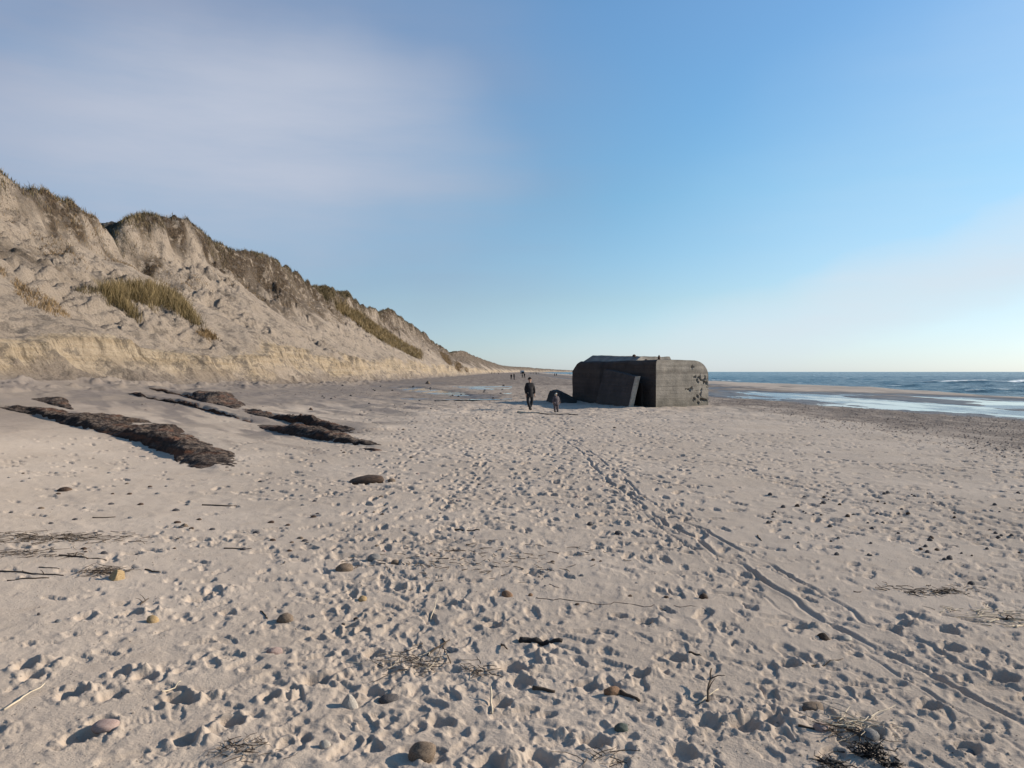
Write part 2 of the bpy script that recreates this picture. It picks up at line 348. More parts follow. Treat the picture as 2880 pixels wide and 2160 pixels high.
for px, py, wpx in HOLES[::2] + [(1440, 1840, 60), (1060, 1900, 50), (2080, 2000, 70), (560, 1660, 44), (2520, 1745, 40), (1520, 2080, 50)]:
    p = hit(px, py); r_ = wpx / 2150 * p.y * 1.5; s_ = block(p.x + r_, p.y + 0.3 * r_, r_ * 2.2)
    e_ = np.exp(-(((GX[s_] - p.x - r_) / r_) ** 2 + ((GY[s_] - p.y - 0.3 * r_) / (r_ * 0.8)) ** 2) * 1.4)
    REL[s_] += e_ * 0.035 * np.maximum(-0.3, fbm(GX[s_] / 0.07, GY[s_] / 0.07, 3, 88) + 0.25); DIST[s_] = np.maximum(DIST[s_], e_)
def pts8(L): return [(a * 0.458 + 1880, b * 0.458 + 1400) for a, b in L]
RUTS = [([(1560, 1212), (1640, 1276), (1690, 1335)] + pts8([(0, 170), (180, 250), (290, 350), (420, 390), (540, 480), (660, 560), (760, 610), (950, 750), (1110, 820), (1230, 890), (1400, 980), (1600, 1070), (1850, 1210), (2050, 1330), (2183, 1400), (2500, 1600)]), 0.034, 0.032),
        ([(1700, 1345), (1760, 1400)] + pts8([(0, 215), (150, 320), (260, 410), (370, 460), (480, 540), (570, 590), (650, 650), (780, 740), (930, 815), (1060, 880), (1200, 960), (1400, 1070), (1550, 1160), (1730, 1290), (1930, 1400), (2100, 1500), (2183, 1560), (2400, 1700)]), 0.018, 0.015),
        ([(1620, 1240), (1740, 1330), (1810, 1400)] + pts8([(100, 150), (230, 195), (330, 260), (480, 340), (620, 410), (760, 480), (880, 560), (990, 610), (1130, 690), (1210, 760), (1400, 830), (1600, 900), (1750, 1000), (1950, 1090), (2183, 1190), (2500, 1330)]), 0.026, 0.020)]
DM = np.full(GZ.shape, 9.0); DW = np.zeros(GZ.shape); DD = np.zeros(GZ.shape)
for L, wd, dp in RUTS:
    P = [hit(*p) for p in L]
    for a, b in zip(P[:-1], P[1:]):
        n = max(1, int((b - a).length / 0.5))
        for k in range(n):
            p, q = a.lerp(b, k / n), a.lerp(b, (k + 1) / n); m = (p + q) / 2
            s_ = block(m.x, m.y, (q - p).length / 2 + 0.35)
            d, _t = seg_dist(GX[s_] + 0.03 * vnoise(GY[s_] / 0.3, GX[s_] / 0.35, 2), GY[s_], p.x, p.y, q.x, q.y)
            better = d < DM[s_]
            DM[s_] = np.where(better, d, DM[s_]); DW[s_] = np.where(better, wd, DW[s_]); DD[s_] = np.where(better, dp, DD[s_])
GZ += REL
dm_ = (DIST > 0.02) & (RG < 16)
nzx, nzy = GX[dm_], GY[dm_]
GZ[dm_] += DIST[dm_] * (0.0075 * fbm(nzx / 0.045, nzy / 0.045, 2, 86) + 0.010 * np.maximum(0, fbm(nzx / 0.075, nzy / 0.075, 2, 87) - 0.3)) * (1 - 0.4 * sst(6, 12, RG[dm_]))
m = DM < 0.4
dv = DM[m] / DW[m]; md = np.clip(0.75 + 0.9 * vnoise(GX[m] / 0.7, GY[m] / 0.7, 61), 0.35, 1.5)
GZ[m] += DD[m] * md * (-(1 - sst(0.2, 1.1, dv)) + 0.3 * np.exp(-((dv - 1.55) / 0.45) ** 2) * (1 + 0.5 * vnoise(GX[m] / 0.07, GY[m] / 0.07, 62)))

# ------------------------------------------------------------------ materials
def mat(name, rough=0.9, spec=0.3):
    m = bpy.data.materials.new(name); m.use_nodes = True; t = m.node_tree
    b = t.nodes['Principled BSDF']; b.inputs['Roughness'].default_value = rough; b.inputs['Specular IOR Level'].default_value = spec
    return m, t, b
def noise(t, scale, detail=4, rough=0.55, vec=None, dims='3D'):
    n = t.nodes.new('ShaderNodeTexNoise'); n.noise_dimensions = dims
    n.inputs['Scale'].default_value = scale; n.inputs['Detail'].default_value = detail; n.inputs['Roughness'].default_value = rough
    if vec is not None: t.links.new(vec, n.inputs['Vector'])
    return n.outputs['Fac']
def objco(t, scale=None):
    n = t.nodes.new('ShaderNodeTexCoord').outputs['Object']
    if scale:
        m = t.nodes.new('ShaderNodeMapping'); m.inputs['Scale'].default_value = scale; t.links.new(n, m.inputs[0]); return m.outputs[0]
    return n
def attr(t, name):
    n = t.nodes.new('ShaderNodeAttribute'); n.attribute_name = name; return n.outputs['Fac']
def bump(t, b, h, strength, dist, prev=None):
    n = t.nodes.new('ShaderNodeBump'); n.inputs['Strength'].default_value = strength; n.inputs['Distance'].default_value = dist
    t.links.new(h, n.inputs['Height'])
    if prev is not None: t.links.new(prev, n.inputs['Normal'])
    t.links.new(n.outputs[0], b.inputs['Normal']); return n.outputs[0]

def sand_material(name, dune=False):
    m, t, b = mat(name, 0.95, 0.15)
    co = objco(t)
    big = noise(t, 0.35, 5, 0.6, co); mid = noise(t, 3.0, 5, 0.6, co); fine = noise(t, 45, 4, 0.7, co); grain = noise(t, 260, 2, 0.7, co)
    c = mixc(t, smooth(t, big, 0.35, 0.68), (0.385, 0.318, 0.262), (0.445, 0.371, 0.309))
    c = mixc(t, mathn(t, 'MULTIPLY', smooth(t, mid, 0.5, 0.8), 0.35), c, (0.30, 0.232, 0.175))
    c = mixc(t, mathn(t, 'MULTIPLY', smooth(t, fine, 0.62, 0.78), 0.30), c, (0.20, 0.155, 0.12))
    c = mixc(t, mathn(t, 'MULTIPLY', smooth(t, grain, 0.3, 0.8), 0.25), c, (0.25, 0.205, 0.165))
    if dune:
        c = mixc(t, 1.0, c, (0.73, 0.725, 0.71), 'MULTIPLY')
        sc = attr(t, 'scarp')
        strata = noise(t, 1.0, 4, 0.6, objco(t, (0.08, 0.05, 3.2)))
        yc = mixc(t, smooth(t, strata, 0.4, 0.6), (0.34, 0.265, 0.18), (0.41, 0.33, 0.24))
        yc = mixc(t, mathn(t, 'MULTIPLY', smooth(t, mid, 0.45, 0.75), 0.5), yc, (0.20, 0.15, 0.10))
        c = mixc(t, mathn(t, 'MULTIPLY', sc, smooth(t, big, 0.2, 0.6, 0.65, 1.0)), c, yc)
        rill_shade = noise(t, 1.0, 5, 0.7, objco(t, (0.8, 2.6, 0.45)))
        c = mixc(t, mathn(t, 'MULTIPLY', sc, smooth(t, rill_shade, 0.52, 0.66, 0, 0.75)), c, (0.11, 0.085, 0.062))  # dark streaks: shade in the rills painted into the scarp colour
        v = attr(t, 'veg')
        stk = noise(t, 1.0, 5, 0.65, objco(t, (1.4, 0.5, 0.7)))
        vv = mathn(t, 'MULTIPLY', v, smooth(t, stk, 0.32, 0.50), clamp=True)
        bc = mixc(t, smooth(t, mid, 0.35, 0.65), (0.030, 0.022, 0.016), (0.085, 0.060, 0.040))
        c = mixc(t, vv, c, bc)
        dk = noise(t, 1.0, 7, 0.72, objco(t, (0.9, 0.45, 0.9)))
        c = mixc(t, mathn(t, 'MULTIPLY', smooth(t, dk, 0.52, 0.60), 0.65), c, (0.115, 0.096, 0.083))
    w = attr(t, 'wet'); g = attr(t, 'gravel')
    sp = noise(t, 9.0, 5, 0.75, co); sp2 = noise(t, 1.0, 4, 0.6, objco(t, (0.8, 0.22, 1)))
    gm = mathn(t, 'MULTIPLY', g, smooth(t, mathn(t, 'ADD', mathn(t, 'MULTIPLY', sp, 0.6), mathn(t, 'MULTIPLY', sp2, 0.6)), 0.46, 0.66, 0.40, 1.0), clamp=True)
    c = mixc(t, gm, c, mixc(t, smooth(t, sp, 0.4, 0.65), (0.085, 0.068, 0.060), (0.20, 0.160, 0.135)))
    c = mixc(t, w, c, mixc(t, smooth(t, sp2, 0.4, 0.6), (0.095, 0.080, 0.075), (0.17, 0.140, 0.115)))
    ln(t, c, b.inputs['Base Color'])
    b.inputs['Roughness'].default_value = 0.95; b.inputs['Diffuse Roughness'].default_value = 0.25
    ln(t, mathn(t, 'SUBTRACT', 0.95, mathn(t, 'MULTIPLY', mathn(t, 'MULTIPLY', w, w), 0.50)), b.inputs['Roughness'])
    n1 = bump(t, b, fine, 0.6, 0.014)
    n2 = bump(t, b, grain, 0.45, 0.0025, n1)
    if dune:
        cl_ = noise(t, 2.6, 6, 0.7, co); n3 = bump(t, b, cl_, 1.0, 0.30, n2)
        n4 = bump(t, b, noise(t, 1.0, 5, 0.65, objco(t, (0.5, 3.0, 0.6))), 0.8, 0.22, n3)
        bump(t, b, noise(t, 1.0, 6, 0.7, objco(t, (3.0, 1.0, 3.0))), 1.0, 0.22, n4)
    else:
        bump(t, b, sp, 0.25, 0.03, n2)
    return m
M_BEACH = sand_material('beach_sand'); M_DUNE = sand_material('dune_sand', True)

# ------------------------------------------------------------------ ground objects
def grid_object(name, mask, X, Y, Z, m, attrs):
    ni, nj = Z.shape
    idx = np.arange(ni * nj).reshape(ni, nj)
    q = np.stack([idx[:-1, :-1], idx[:-1, 1:], idx[1:, 1:], idx[1:, :-1]], -1)[mask]
    used = np.unique(q); remap = np.full(ni * nj, -1, np.int64); remap[used] = np.arange(len(used))
    q = remap[q]; co = np.stack([X.ravel()[used], Y.ravel()[used], Z.ravel()[used]], -1)
    me = bpy.data.meshes.new(name)
    me.vertices.add(len(co)); me.vertices.foreach_set('co', co.astype(np.float32).ravel())
    me.loops.add(q.size); me.loops.foreach_set('vertex_index', q[:, ::-1].astype(np.int32).ravel())
    me.polygons.add(len(q)); me.polygons.foreach_set('loop_start', np.arange(0, q.size, 4, dtype=np.int32))
    me.polygons.foreach_set('loop_total', np.full(len(q), 4, np.int32))
    me.polygons.foreach_set('use_smooth', np.ones(len(q), bool))
    me.update(calc_edges=True)
    for k, v in attrs.items():
        a = me.attributes.new(k, 'FLOAT', 'POINT'); a.data.foreach_set('value', v.ravel()[used].astype(np.float32))
    me.materials.append(m)
    o = bpy.data.objects.new(name, me); COL.objects.link(o); return o
def tag(o, label=None, cat=None, group=None, kind=None):
    if label: o['label'] = label
    if cat: o['category'] = cat
    if group: o['group'] = group
    if kind: o['kind'] = kind
    return o

Ya = np.abs(GY)
wet = np.clip(sst(-0.36, -0.46, GZ) * (GU < -5), 0, 1)
pd_, _ = seg_dist(GX, GY, -15.0, 100.0, -3.0, 60.0)
wet = np.maximum(wet, 0.95 * (1 - sst(1.0, 5.0, pd_ + 1.5 * vnoise(GX / 2, GY / 5, 5))))
darkfoot = sst(26, 36, GY) * sst(-8.5, -13.0, GX + 1.5 * vnoise(GX / 3, GY / 6, 8)) * sst(-0.3, -2.2, GU) * (GY < 140)
wet = np.maximum(wet, 0.66 * darkfoot)
shelf = sst(15, 22, GY) * (GY < 60) * sst(-3.5, -7.5, GX + 2.2 * vnoise(GX / 2, GY / 4, 18)) * (GX > -0.05 * GY - 14) * 1.0
s1_ = ((GX + 5.5) * 10 + (GY - 15) * 12.5) / 16 + 0.8 * vnoise(GX / 1.5, GY / 2.5, 21)
wet = np.maximum(wet, sst(0.4, 3.0, s1_) * sst(-3.0, -6.0, GX + 1.5 * vnoise(GX / 2, GY / 4, 18)) * (GY < 62) * (GU < -0.5) * (0.22 + 0.5 * sst(-0.25, 0.35, fbm(GX / 1.2 + GY / 1.7, GY / 7 - GX / 5, 3, 20))))
wet = np.maximum(wet, 0 * shelf * (0.30 + 0.45 * sst(-0.2, 0.4, fbm(GX / 1.1 + GY / 1.8, GY / 6 - GX / 4, 3, 20))))
wet = np.maximum(wet, 0.5 * sst(-14, -18, GX + 2 * vnoise(GX / 3, GY / 4, 17)) * (GY > 0) * (GU <= 1))
gedge = 12.6 + 1.6 * vnoise(GX / 4, GY / 5, 33) + 0.9 * vnoise(GX / 1.2, GY / 1.5, 34)
grav = sst(0, 3.0, GXL - gedge) * (1 - sst(0, 3, GXL - pool_edge(Ya) - 2))
grav = np.maximum(grav, sst(75, 120, GY + 14 * vnoise(GX / 6, GY / 12, 35)) * (GU < -1) * (GXL < 36) * 1.0)
grav = np.maximum(grav, 0.55 * sst(-12, -15, GX + 2 * vnoise(GX / 3, GY / 4, 17)) * (GY > 0) * (GU <= 1))
grav = np.maximum(grav, 0.6 * sst(40, 65, GY) * (GU < -1) * (GXL < 36))
veg = np.clip(sst(0.80, 0.96, GQ + 0.22 * vnoise(GX / 3, GY / 5, 36) + 0.10 * vnoise(GX / 1.2, GY / 1.5, 38)) + 0.8 * sst(0.35, 0.7, fbm(GX / 7, GY / 9, 2, 37) + 0.5 * GQ - 0.1) * sst(0.35, 0.6, GQ), 0, 1)
veg = np.maximum(veg, sst(200, 420, GY) * sst(0.05, 0.4, GQ + 0.4 * vnoise(GX / 9, GY / 30, 39)) * 0.85)
uc = (GU[:-1, :-1] + GU[1:, 1:]) / 2; xc = GXL[:-1, :-1]
o = grid_object('sand_beach', (uc <= 0) & (xc < 90), GX, GY, GZ, M_BEACH, {'wet': wet, 'gravel': grav})
tag(o, 'pale trampled sand beach with footprints and wheel ruts', 'beach', kind='structure')
o = grid_object('sand_dune', uc > 0, GX, GY, GZ, M_DUNE, {'wet': wet * 0, 'gravel': grav * (GU < 1), 'scarp': GSC, 'veg': veg})
tag(o, 'high eroded sand dune with yellow cut foot along the beach', 'dune', kind='structure')

# ------------------------------------------------------------------ water
def sea_z(X, Y):
    s = 0
    for (wl, ang, amp, ph) in ((17, 0.30, 0.16, 0.3), (11, 0.05, 0.10, 1.7), (7, 0.55, 0.07, 4.0), (4.3, -0.2, 0.05, 2.0), (2.6, 0.8, 0.03, 5.0)):
        kx, ky = math.cos(ang) * 2 * math.pi / wl, math.sin(ang) * 2 * math.pi / wl
        p = kx * X + ky * Y + ph + 2.2 * vnoise(X / 30, Y / 30, int(wl * 3))
        s = s + amp * (1 - np.abs(np.sin(p / 2)) * 2)
    return s
M_SEA, t, b = mat('sea_water', 0.12, 0.5)
co = objco(t)
nA_ = noise(t, 0.55, 6, 0.62, objco(t, (1.3, 0.6, 1))); n2_ = noise(t, 0.05, 4, 0.6, objco(t, (0.6, 0.25, 1)))
c = mixc(t, smooth(t, n2_, 0.35, 0.65), (0.016, 0.040, 0.052), (0.030, 0.062, 0.072))
fo = attr(t, 'foam'); fr = noise(t, 0.9, 6, 0.7, objco(t, (0.7, 2.0, 1)))
caps = smooth(t, noise(t, 0.16, 7, 0.66, objco(t, (1.6, 0.55, 1))), 0.665, 0.69)
fm = mathn(t, 'MAXIMUM', smooth(t, mathn(t, 'ADD', fo, mathn(t, 'MULTIPLY', fr, 0.5)), 0.72, 0.9), mathn(t, 'MULTIPLY', caps, 0.8), clamp=True)
c = mixc(t, fm, c, (0.74, 0.78, 0.80)); ln(t, c, b.inputs['Base Color'])
ln(t, mathn(t, 'ADD', mathn(t, 'MULTIPLY', fm, 0.6), 0.22), b.inputs['Roughness'])
b.inputs['IOR'].default_value = 1.33; b.inputs['Specular IOR Level'].default_value = 0.32
bump(t, b, nA_, 1.0, 0.9)
sth = np.concatenate([np.linspace(R(-2), R(37.5), 330), np.linspace(R(38), R(140), 60)])
sr = [28.0]
while sr[-1] < 26000: sr.append(sr[-1] * (1.0075 if sr[-1] < 500 else 1.03))
sr = np.array(sr); ST, SRG = np.meshgrid(sth, sr); SX = SRG * np.sin(ST); SY = SRG * np.cos(ST)
sxl = SX - np.interp(SY, XO_Y, XO_X)
depthf = sst(50, 75, sxl)
swl = -0.75
fade = 1 - sst(600, 2500, SRG)
SZ = swl + sea_z(SX, SY) * (0.12 + 0.88 * depthf) * (0.3 + 0.7 * fade)
foam = np.zeros_like(SZ)
def breaker(ax, ay, bx, by, h, w, f):
    global SZ, foam
    d, tt = seg_dist(SX, SY + 1.5 * vnoise(SX / 9, SY / 9, 3), ax, ay, bx, by)
    e = np.sin(np.clip(tt, 0, 1) * math.pi) ** 0.4 * np.exp(-(d / w) ** 2)
    SZ += h * e; foam = np.maximum(foam, f * e)
breaker(96, 197, 150, 192, 0.75, 3.0, 0.75); breaker(112, 203, 122, 202, 0.7, 2.0, 0.9); breaker(125, 178, 200, 178, 0.25, 2.0, 0.55)
breaker(63, 112, 74, 108, 0.35, 1.0, 0.65); breaker(78, 128, 96, 126, 0.15, 1.2, 0.45)
breaker(57, 240, 68, 215, 0.4, 1.6, 0.7); breaker(50, 187, 60, 165, 0.25, 2.0, 0.95); breaker(47, 230, 50, 190, 0.3, 2.6, 1.0); breaker(140, 197, 240, 196, 0.6, 2.5, 0.7); breaker(66, 150, 84, 146, 0.2, 1.2, 0.7)
breaker(44, 420, 48, 240, 0.25, 3, 0.8); breaker(52, 520, 60, 420, 0.5, 4, 0.8); breaker(52.5, 132, 56, 120, 0.05, 0.9, 0.65)
for k in range(26):
    ax_, ay_ = random.uniform(70, 420), random.uniform(120, 520); l = random.uniform(4, 14)
    breaker(ax_, ay_, ax_ + l, ay_ - random.uniform(-1, 3), 0.3, random.uniform(0.8, 1.6), random.uniform(0.4, 0.6))
edge_x = 54.5 + 1.2 * vnoise(SY / 8, SY * 0, 4)
foam = np.maximum(foam, 0.62 * np.exp(-((sxl - edge_x) / 0.9) ** 2))
o = grid_object('sea', (sxl[:-1, :-1] > 44) & (SY[:-1, :-1] > -40), SX, SY, SZ, M_SEA, {'foam': foam})
tag(o, 'grey blue sea with small whitecaps and a pale breaking wave', 'sea', kind='structure')

def water_sheet(name, x0, x1, y0, y1, z, label, n=60):
    M, t, b = mat(name, 0.06, 0.5)
    s1 = noise(t, 1.0, 5, 0.6, objco(t, (0.22, 0.06, 1)))
    rip = noise(t, 5.0, 4, 0.6, objco(t, (1.0, 0.6, 1)))
    ln(t, mixc(t, smooth(t, s1, 0.4, 0.6), (0.03, 0.04, 0.06), (0.07, 0.075, 0.085)), b.inputs['Base Color'])
    b.inputs['IOR'].default_value = 1.33
    ln(t, smooth(t, s1, 0.42, 0.58, 0.05, 0.20), b.inputs['Roughness'])
    nb = t.nodes.new('ShaderNodeBump'); nb.inputs['Distance'].default_value = 0.05; ln(t, rip, nb.inputs['Height'])
    ln(t, smooth(t, s1, 0.44, 0.56, 0.04, 0.9), nb.inputs['Strength']); ln(t, nb.outputs[0], b.inputs['Normal'])
    X, Y = np.meshgrid(np.linspace(x0, x1, n), np.linspace(y0, y1, n))
    Z = np.full(X.shape, z)
    q = np.ones((n - 1, n - 1), bool)
    # keep only the cells that lie near or over the bed
    H = gh(X.ravel(), Y.ravel()).reshape(X.shape)
    over = (H < z + 0.04); q = over[:-1, :-1] | over[1:, 1:] | over[1:, :-1] | over[:-1, 1:]
    o = grid_object(name, q, X, Y, Z, M, {})
    tag(o, label, 'water', kind='structure'); return o
water_sheet('tidal_pool_water', 18, 49, 4, 118, -0.53, 'shallow tidal pool streaked with bright sky reflections', 110)
water_sheet('puddle_water', -18, 0, 55, 106, 0.02, 'thin blue puddle lying at the foot of the dune', 90)

# ------------------------------------------------------------------ generic mesh helpers
def mesh_obj(name, verts, faces, m, parent=None, smooth_=False, loc=None):
    me = bpy.data.meshes.new(name); me.from_pydata([tuple(v) for v in verts], [], faces); me.update()
    if smooth_: me.polygons.foreach_set('use_smooth', [True] * len(me.polygons))
    if m: me.materials.append(m)
    o = bpy.data.objects.new(name, me); COL.objects.link(o)
    if parent is not None: o.parent = parent
    if loc is not None: o.location = loc
    return o
def empty(name, loc, rz=0):
    o = bpy.data.objects.new(name, None); COL.objects.link(o); o.location = loc; o.rotation_euler = (0, 0, rz); o.empty_display_size = 0.1; return o

# ------------------------------------------------------------------ marram grass
def grass_material(name, cols):
    m, t, b = mat(name, 0.7, 0.25)
    v = attr(t, 'tone'); rmp = t.nodes.new('ShaderNodeValToRGB'); ln(t, v, rmp.inputs[0])
    e = rmp.color_ramp.elements
    e[0].position = 0; e[0].color = (*cols[0], 1); e[1].position = 1; e[1].color = (*cols[-1], 1)
    for i, c_ in enumerate(cols[1:-1]):
        x = e.new((i + 1) / (len(cols) - 1)); x.color = (*c_, 1)
    ln(t, rmp.outputs[0], b.inputs['Base Color']); return m
M_GRASS = grass_material('marram', [(0.035, 0.028, 0.014), (0.10, 0.075, 0.032), (0.19, 0.138, 0.062), (0.30, 0.215, 0.11)])
M_GRASSD = grass_material('marram_dark', [(0.03, 0.03, 0.017), (0.075, 0.062, 0.03), (0.14, 0.10, 0.05), (0.22, 0.16, 0.08)])
M_GRASSB = grass_material('marram_rust', [(0.07, 0.045, 0.022), (0.14, 0.09, 0.045), (0.22, 0.145, 0.07), (0.33, 0.22, 0.11)])
def grass(name, pts, m, label, h=(0.45, 0.85), w=0.03, per=9, lean=(-0.25, 0.0), spread=0.12, lo=0.0):
    """blades growing in tufts at the given points of the ground"""
    n = len(pts) * per
    P = np.repeat(np.array([tuple(p) for p in pts]), per, 0)
    P[:, :2] += rng.normal(0, spread, (n, 2)); P[:, 2] = gh(P[:, 0], P[:, 1]) - 0.04
    tuft = np.repeat(rng.random(len(pts)), per)
    H = rng.uniform(h[0], h[1], n) * (0.7 + 0.5 * tuft); A = rng.uniform(0, 2 * math.pi, n); k = rng.uniform(0.15, 0.7, n) * H
    dx = np.cos(A) * k + lean[0] * H; dy = np.sin(A) * k + lean[1] * H
    fa = rng.uniform(0, 2 * math.pi, n); fx = np.cos(fa) * w / 2; fy = np.sin(fa) * w / 2
    V = np.zeros((n, 5, 3))
    for i, (tt_, ww) in enumerate(((0, 1.0), (0.55, 0.8))):
        cx = P[:, 0] + dx * tt_ ** 1.8; cy_ = P[:, 1] + dy * tt_ ** 1.8; cz_ = P[:, 2] + H * tt_
        V[:, 2 * i] = np.stack([cx - fx * ww, cy_ - fy * ww, cz_], -1); V[:, 2 * i + 1] = np.stack([cx + fx * ww, cy_ + fy * ww, cz_], -1)
    V[:, 4] = np.stack([P[:, 0] + dx, P[:, 1] + dy, P[:, 2] + H * 0.93], -1)
    me = bpy.data.meshes.new(name); me.vertices.add(n * 5); me.vertices.foreach_set('co', V.astype(np.float32).ravel())
    b0 = np.arange(n)[:, None] * 5
    li = np.concatenate([b0 + np.array([[0, 1, 3, 2]]), b0 + np.array([[2, 3, 4]])], 1).ravel()
    me.loops.add(len(li)); me.loops.foreach_set('vertex_index', li.astype(np.int32))
    me.polygons.add(2 * n)
    me.polygons.foreach_set('loop_start', (np.arange(n)[:, None] * 7 + np.array([[0, 4]])).ravel().astype(np.int32))
    me.polygons.foreach_set('loop_total', np.tile([4, 3], n).astype(np.int32)); me.update(calc_edges=True)
    tone = np.clip(np.repeat(np.clip(0.55 * tuft + 0.45 * rng.random(n) + lo, 0, 1), 5) + np.tile([-0.12, -0.12, 0, 0, 0.1], n), 0, 1)
    a = me.attributes.new('tone', 'FLOAT', 'POINT'); a.data.foreach_set('value', tone.astype(np.float32))
    me.materials.append(m); o = bpy.data.objects.new(name, me); COL.objects.link(o)
    tag(o, label, 'grass', kind='stuff'); return o
def in_poly(x, y, poly):
    c = False; j = len(poly) - 1
    for i in range(len(poly)):
        if (poly[i][1] > y) != (poly[j][1] > y) and x < (poly[j][0] - poly[i][0]) * (y - poly[i][1]) / (poly[j][1] - poly[i][1]) + poly[i][0]: c = not c
        j = i
    return c
def fill(poly, n, clump=0.0):
    """ground points inside an outline, found once where the outline meets the slope"""
    xs = [p[0] for p in poly]; ys = [p[1] for p in poly]; out = []
    while len(out) < n:
        x, y = random.uniform(min(xs), max(xs)), random.uniform(min(ys), max(ys))
        if not in_poly(x, y, poly): continue
        if clump and vnoise(x / clump, y / clump, 2) < -0.1: continue
        p = hit(x, y)
        if p is not None and p.y < 800: out.append(p)
    return out
s244 = 900 / 2196.0
def c2(L): return [(a * s244, b * s244 + 460) for a, b in L]
big = fill(c2([(700, 900), (830, 860), (1050, 850), (1200, 890), (1270, 960), (1330, 1040), (1400, 1130), (1340, 1120), (1230, 1040), (1120, 990), (960, 960), (850, 920), (760, 910)]), 900)
big += fill(c2([(700, 880), (780, 900), (900, 990), (960, 1080), (900, 1060), (800, 970), (720, 920)]), 170)
grass('marram_grass', big, M_GRASS, 'big tawny patch of tall marram grass hanging in the middle of the dune slope', (0.4, 1.35), 0.028, 9, (-0.1, -0.05), 0.22, 0.0)
grass('marram_grass', fill(c2([(1350, 1160), (1430, 1150), (1500, 1200), (1440, 1215), (1370, 1185)]), 90), M_GRASSB, 'small rusty tuft of grass below the big marram patch', (0.25, 0.5), 0.03, 9, (0, 0), 0.12)
grass('marram_grass', fill(c2([(500, 870), (600, 850), (720, 870), (700, 890), (560, 890)]), 70), M_GRASSD, 'thin dark grass at the left end of the big marram patch', (0.2, 0.45), 0.025, 7, (0, 0), 0.12)
grass('marram_grass', fill(c2([(0, 720), (120, 800), (260, 870), (400, 960), (420, 1000), (520, 1080), (480, 1110), (330, 1030), (150, 960), (0, 880)]), 330, 30), M_GRASSB, 'sparse grass scattered on the lower slope at the left edge', (0.12, 0.4), 0.022, 6, (0, 0), 0.12, 0.1)
s246 = 900 / 2212.0
def c3(L): return [(a * s246 + 600, b * s246 + 760) for a, b in L]
grass('marram_grass', fill(c3([(830, 240), (900, 240), (1010, 300), (1130, 380), (1240, 450), (1330, 510), (1440, 560), (1440, 620), (1380, 600), (1280, 550), (1180, 500), (1060, 430), (960, 340), (880, 290)]), 1500), M_GRASS,
      'long golden band of marram grass running down the far dune slope', (0.7, 1.3), 0.07, 8, (-0.05, 0), 0.35, 0.12)
grass('marram_grass', fill(c3([(1560, 560), (1640, 600), (1760, 680), (1760, 705), (1690, 700), (1600, 630)]), 350, 14), M_GRASSB, 'brown scrubby grass low on the farthest part of the dune', (0.5, 1.0), 0.09, 7, (0, 0), 0.5)
grass('marram_grass', fill(c3([(700, 130), (840, 100), (960, 140), (990, 200), (900, 190), (840, 220), (740, 170)]), 500, 12), M_GRASSD, 'dark heathery grass over the notched dune top', (0.4, 0.8), 0.06, 7, (0, 0), 0.3)
crest = []
d = 55.0
while d < 620:
    for k in range(5):
        yy = d + random.uniform(-0.5, 0.5); uu = 24 + random.uniform(-2.2, 1.5) * random.random()
        if vnoise(yy / 4.0, 0.5, 12) > -0.35 or random.random() < 0.25:
            crest.append((-21.5 - uu, yy, 0))
    d += 0.22 + (d - 55) * 0.0016
grass('marram_grass', crest, M_GRASSD, 'dark fringe of marram grass along the crest of the dune', (0.3, 0.75), 0.045, 7, (-0.15, 0), 0.3)
upper = []
while len(upper) < 2200:
    yy = 55 * (5.5 ** random.random()); uu = random.uniform(16.5, 24.5)
    if fbm(yy / 5, uu / 2.5, 2, 66) > 0.1: upper.append((-21 - uu, yy, 0))
grass('marram_grass', upper, M_GRASSB, 'patchy brown grass and roots over the upper dune slope', (0.10, 0.38), 0.04, 6, (0.2, 0), 0.35)

# ------------------------------------------------------------------ peat outcrops
M_PEAT, t, b = mat('peat', 0.9, 0.2)
co = objco(t); a1 = noise(t, 1.0, 5, 0.65, objco(t, (0.7, 0.7, 5.0))); a2 = noise(t, 7, 5, 0.7, co); a3 = noise(t, 0.5, 3, 0.6, co)
c = mixc(t, smooth(t, a2, 0.35, 0.7), (0.012, 0.009, 0.008), (0.048, 0.029, 0.021))
c = mixc(t, mathn(t, 'MULTIPLY', smooth(t, a1, 0.5, 0.65), 0.8), c, (0.095, 0.042, 0.024))
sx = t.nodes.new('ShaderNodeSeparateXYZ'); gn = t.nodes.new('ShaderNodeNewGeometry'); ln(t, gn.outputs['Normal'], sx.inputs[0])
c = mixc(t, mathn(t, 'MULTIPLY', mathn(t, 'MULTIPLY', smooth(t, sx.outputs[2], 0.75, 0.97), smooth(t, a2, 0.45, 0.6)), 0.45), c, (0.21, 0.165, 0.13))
ln(t, c, b.inputs['Base Color']); bump(t, b, a2, 0.8, 0.06)
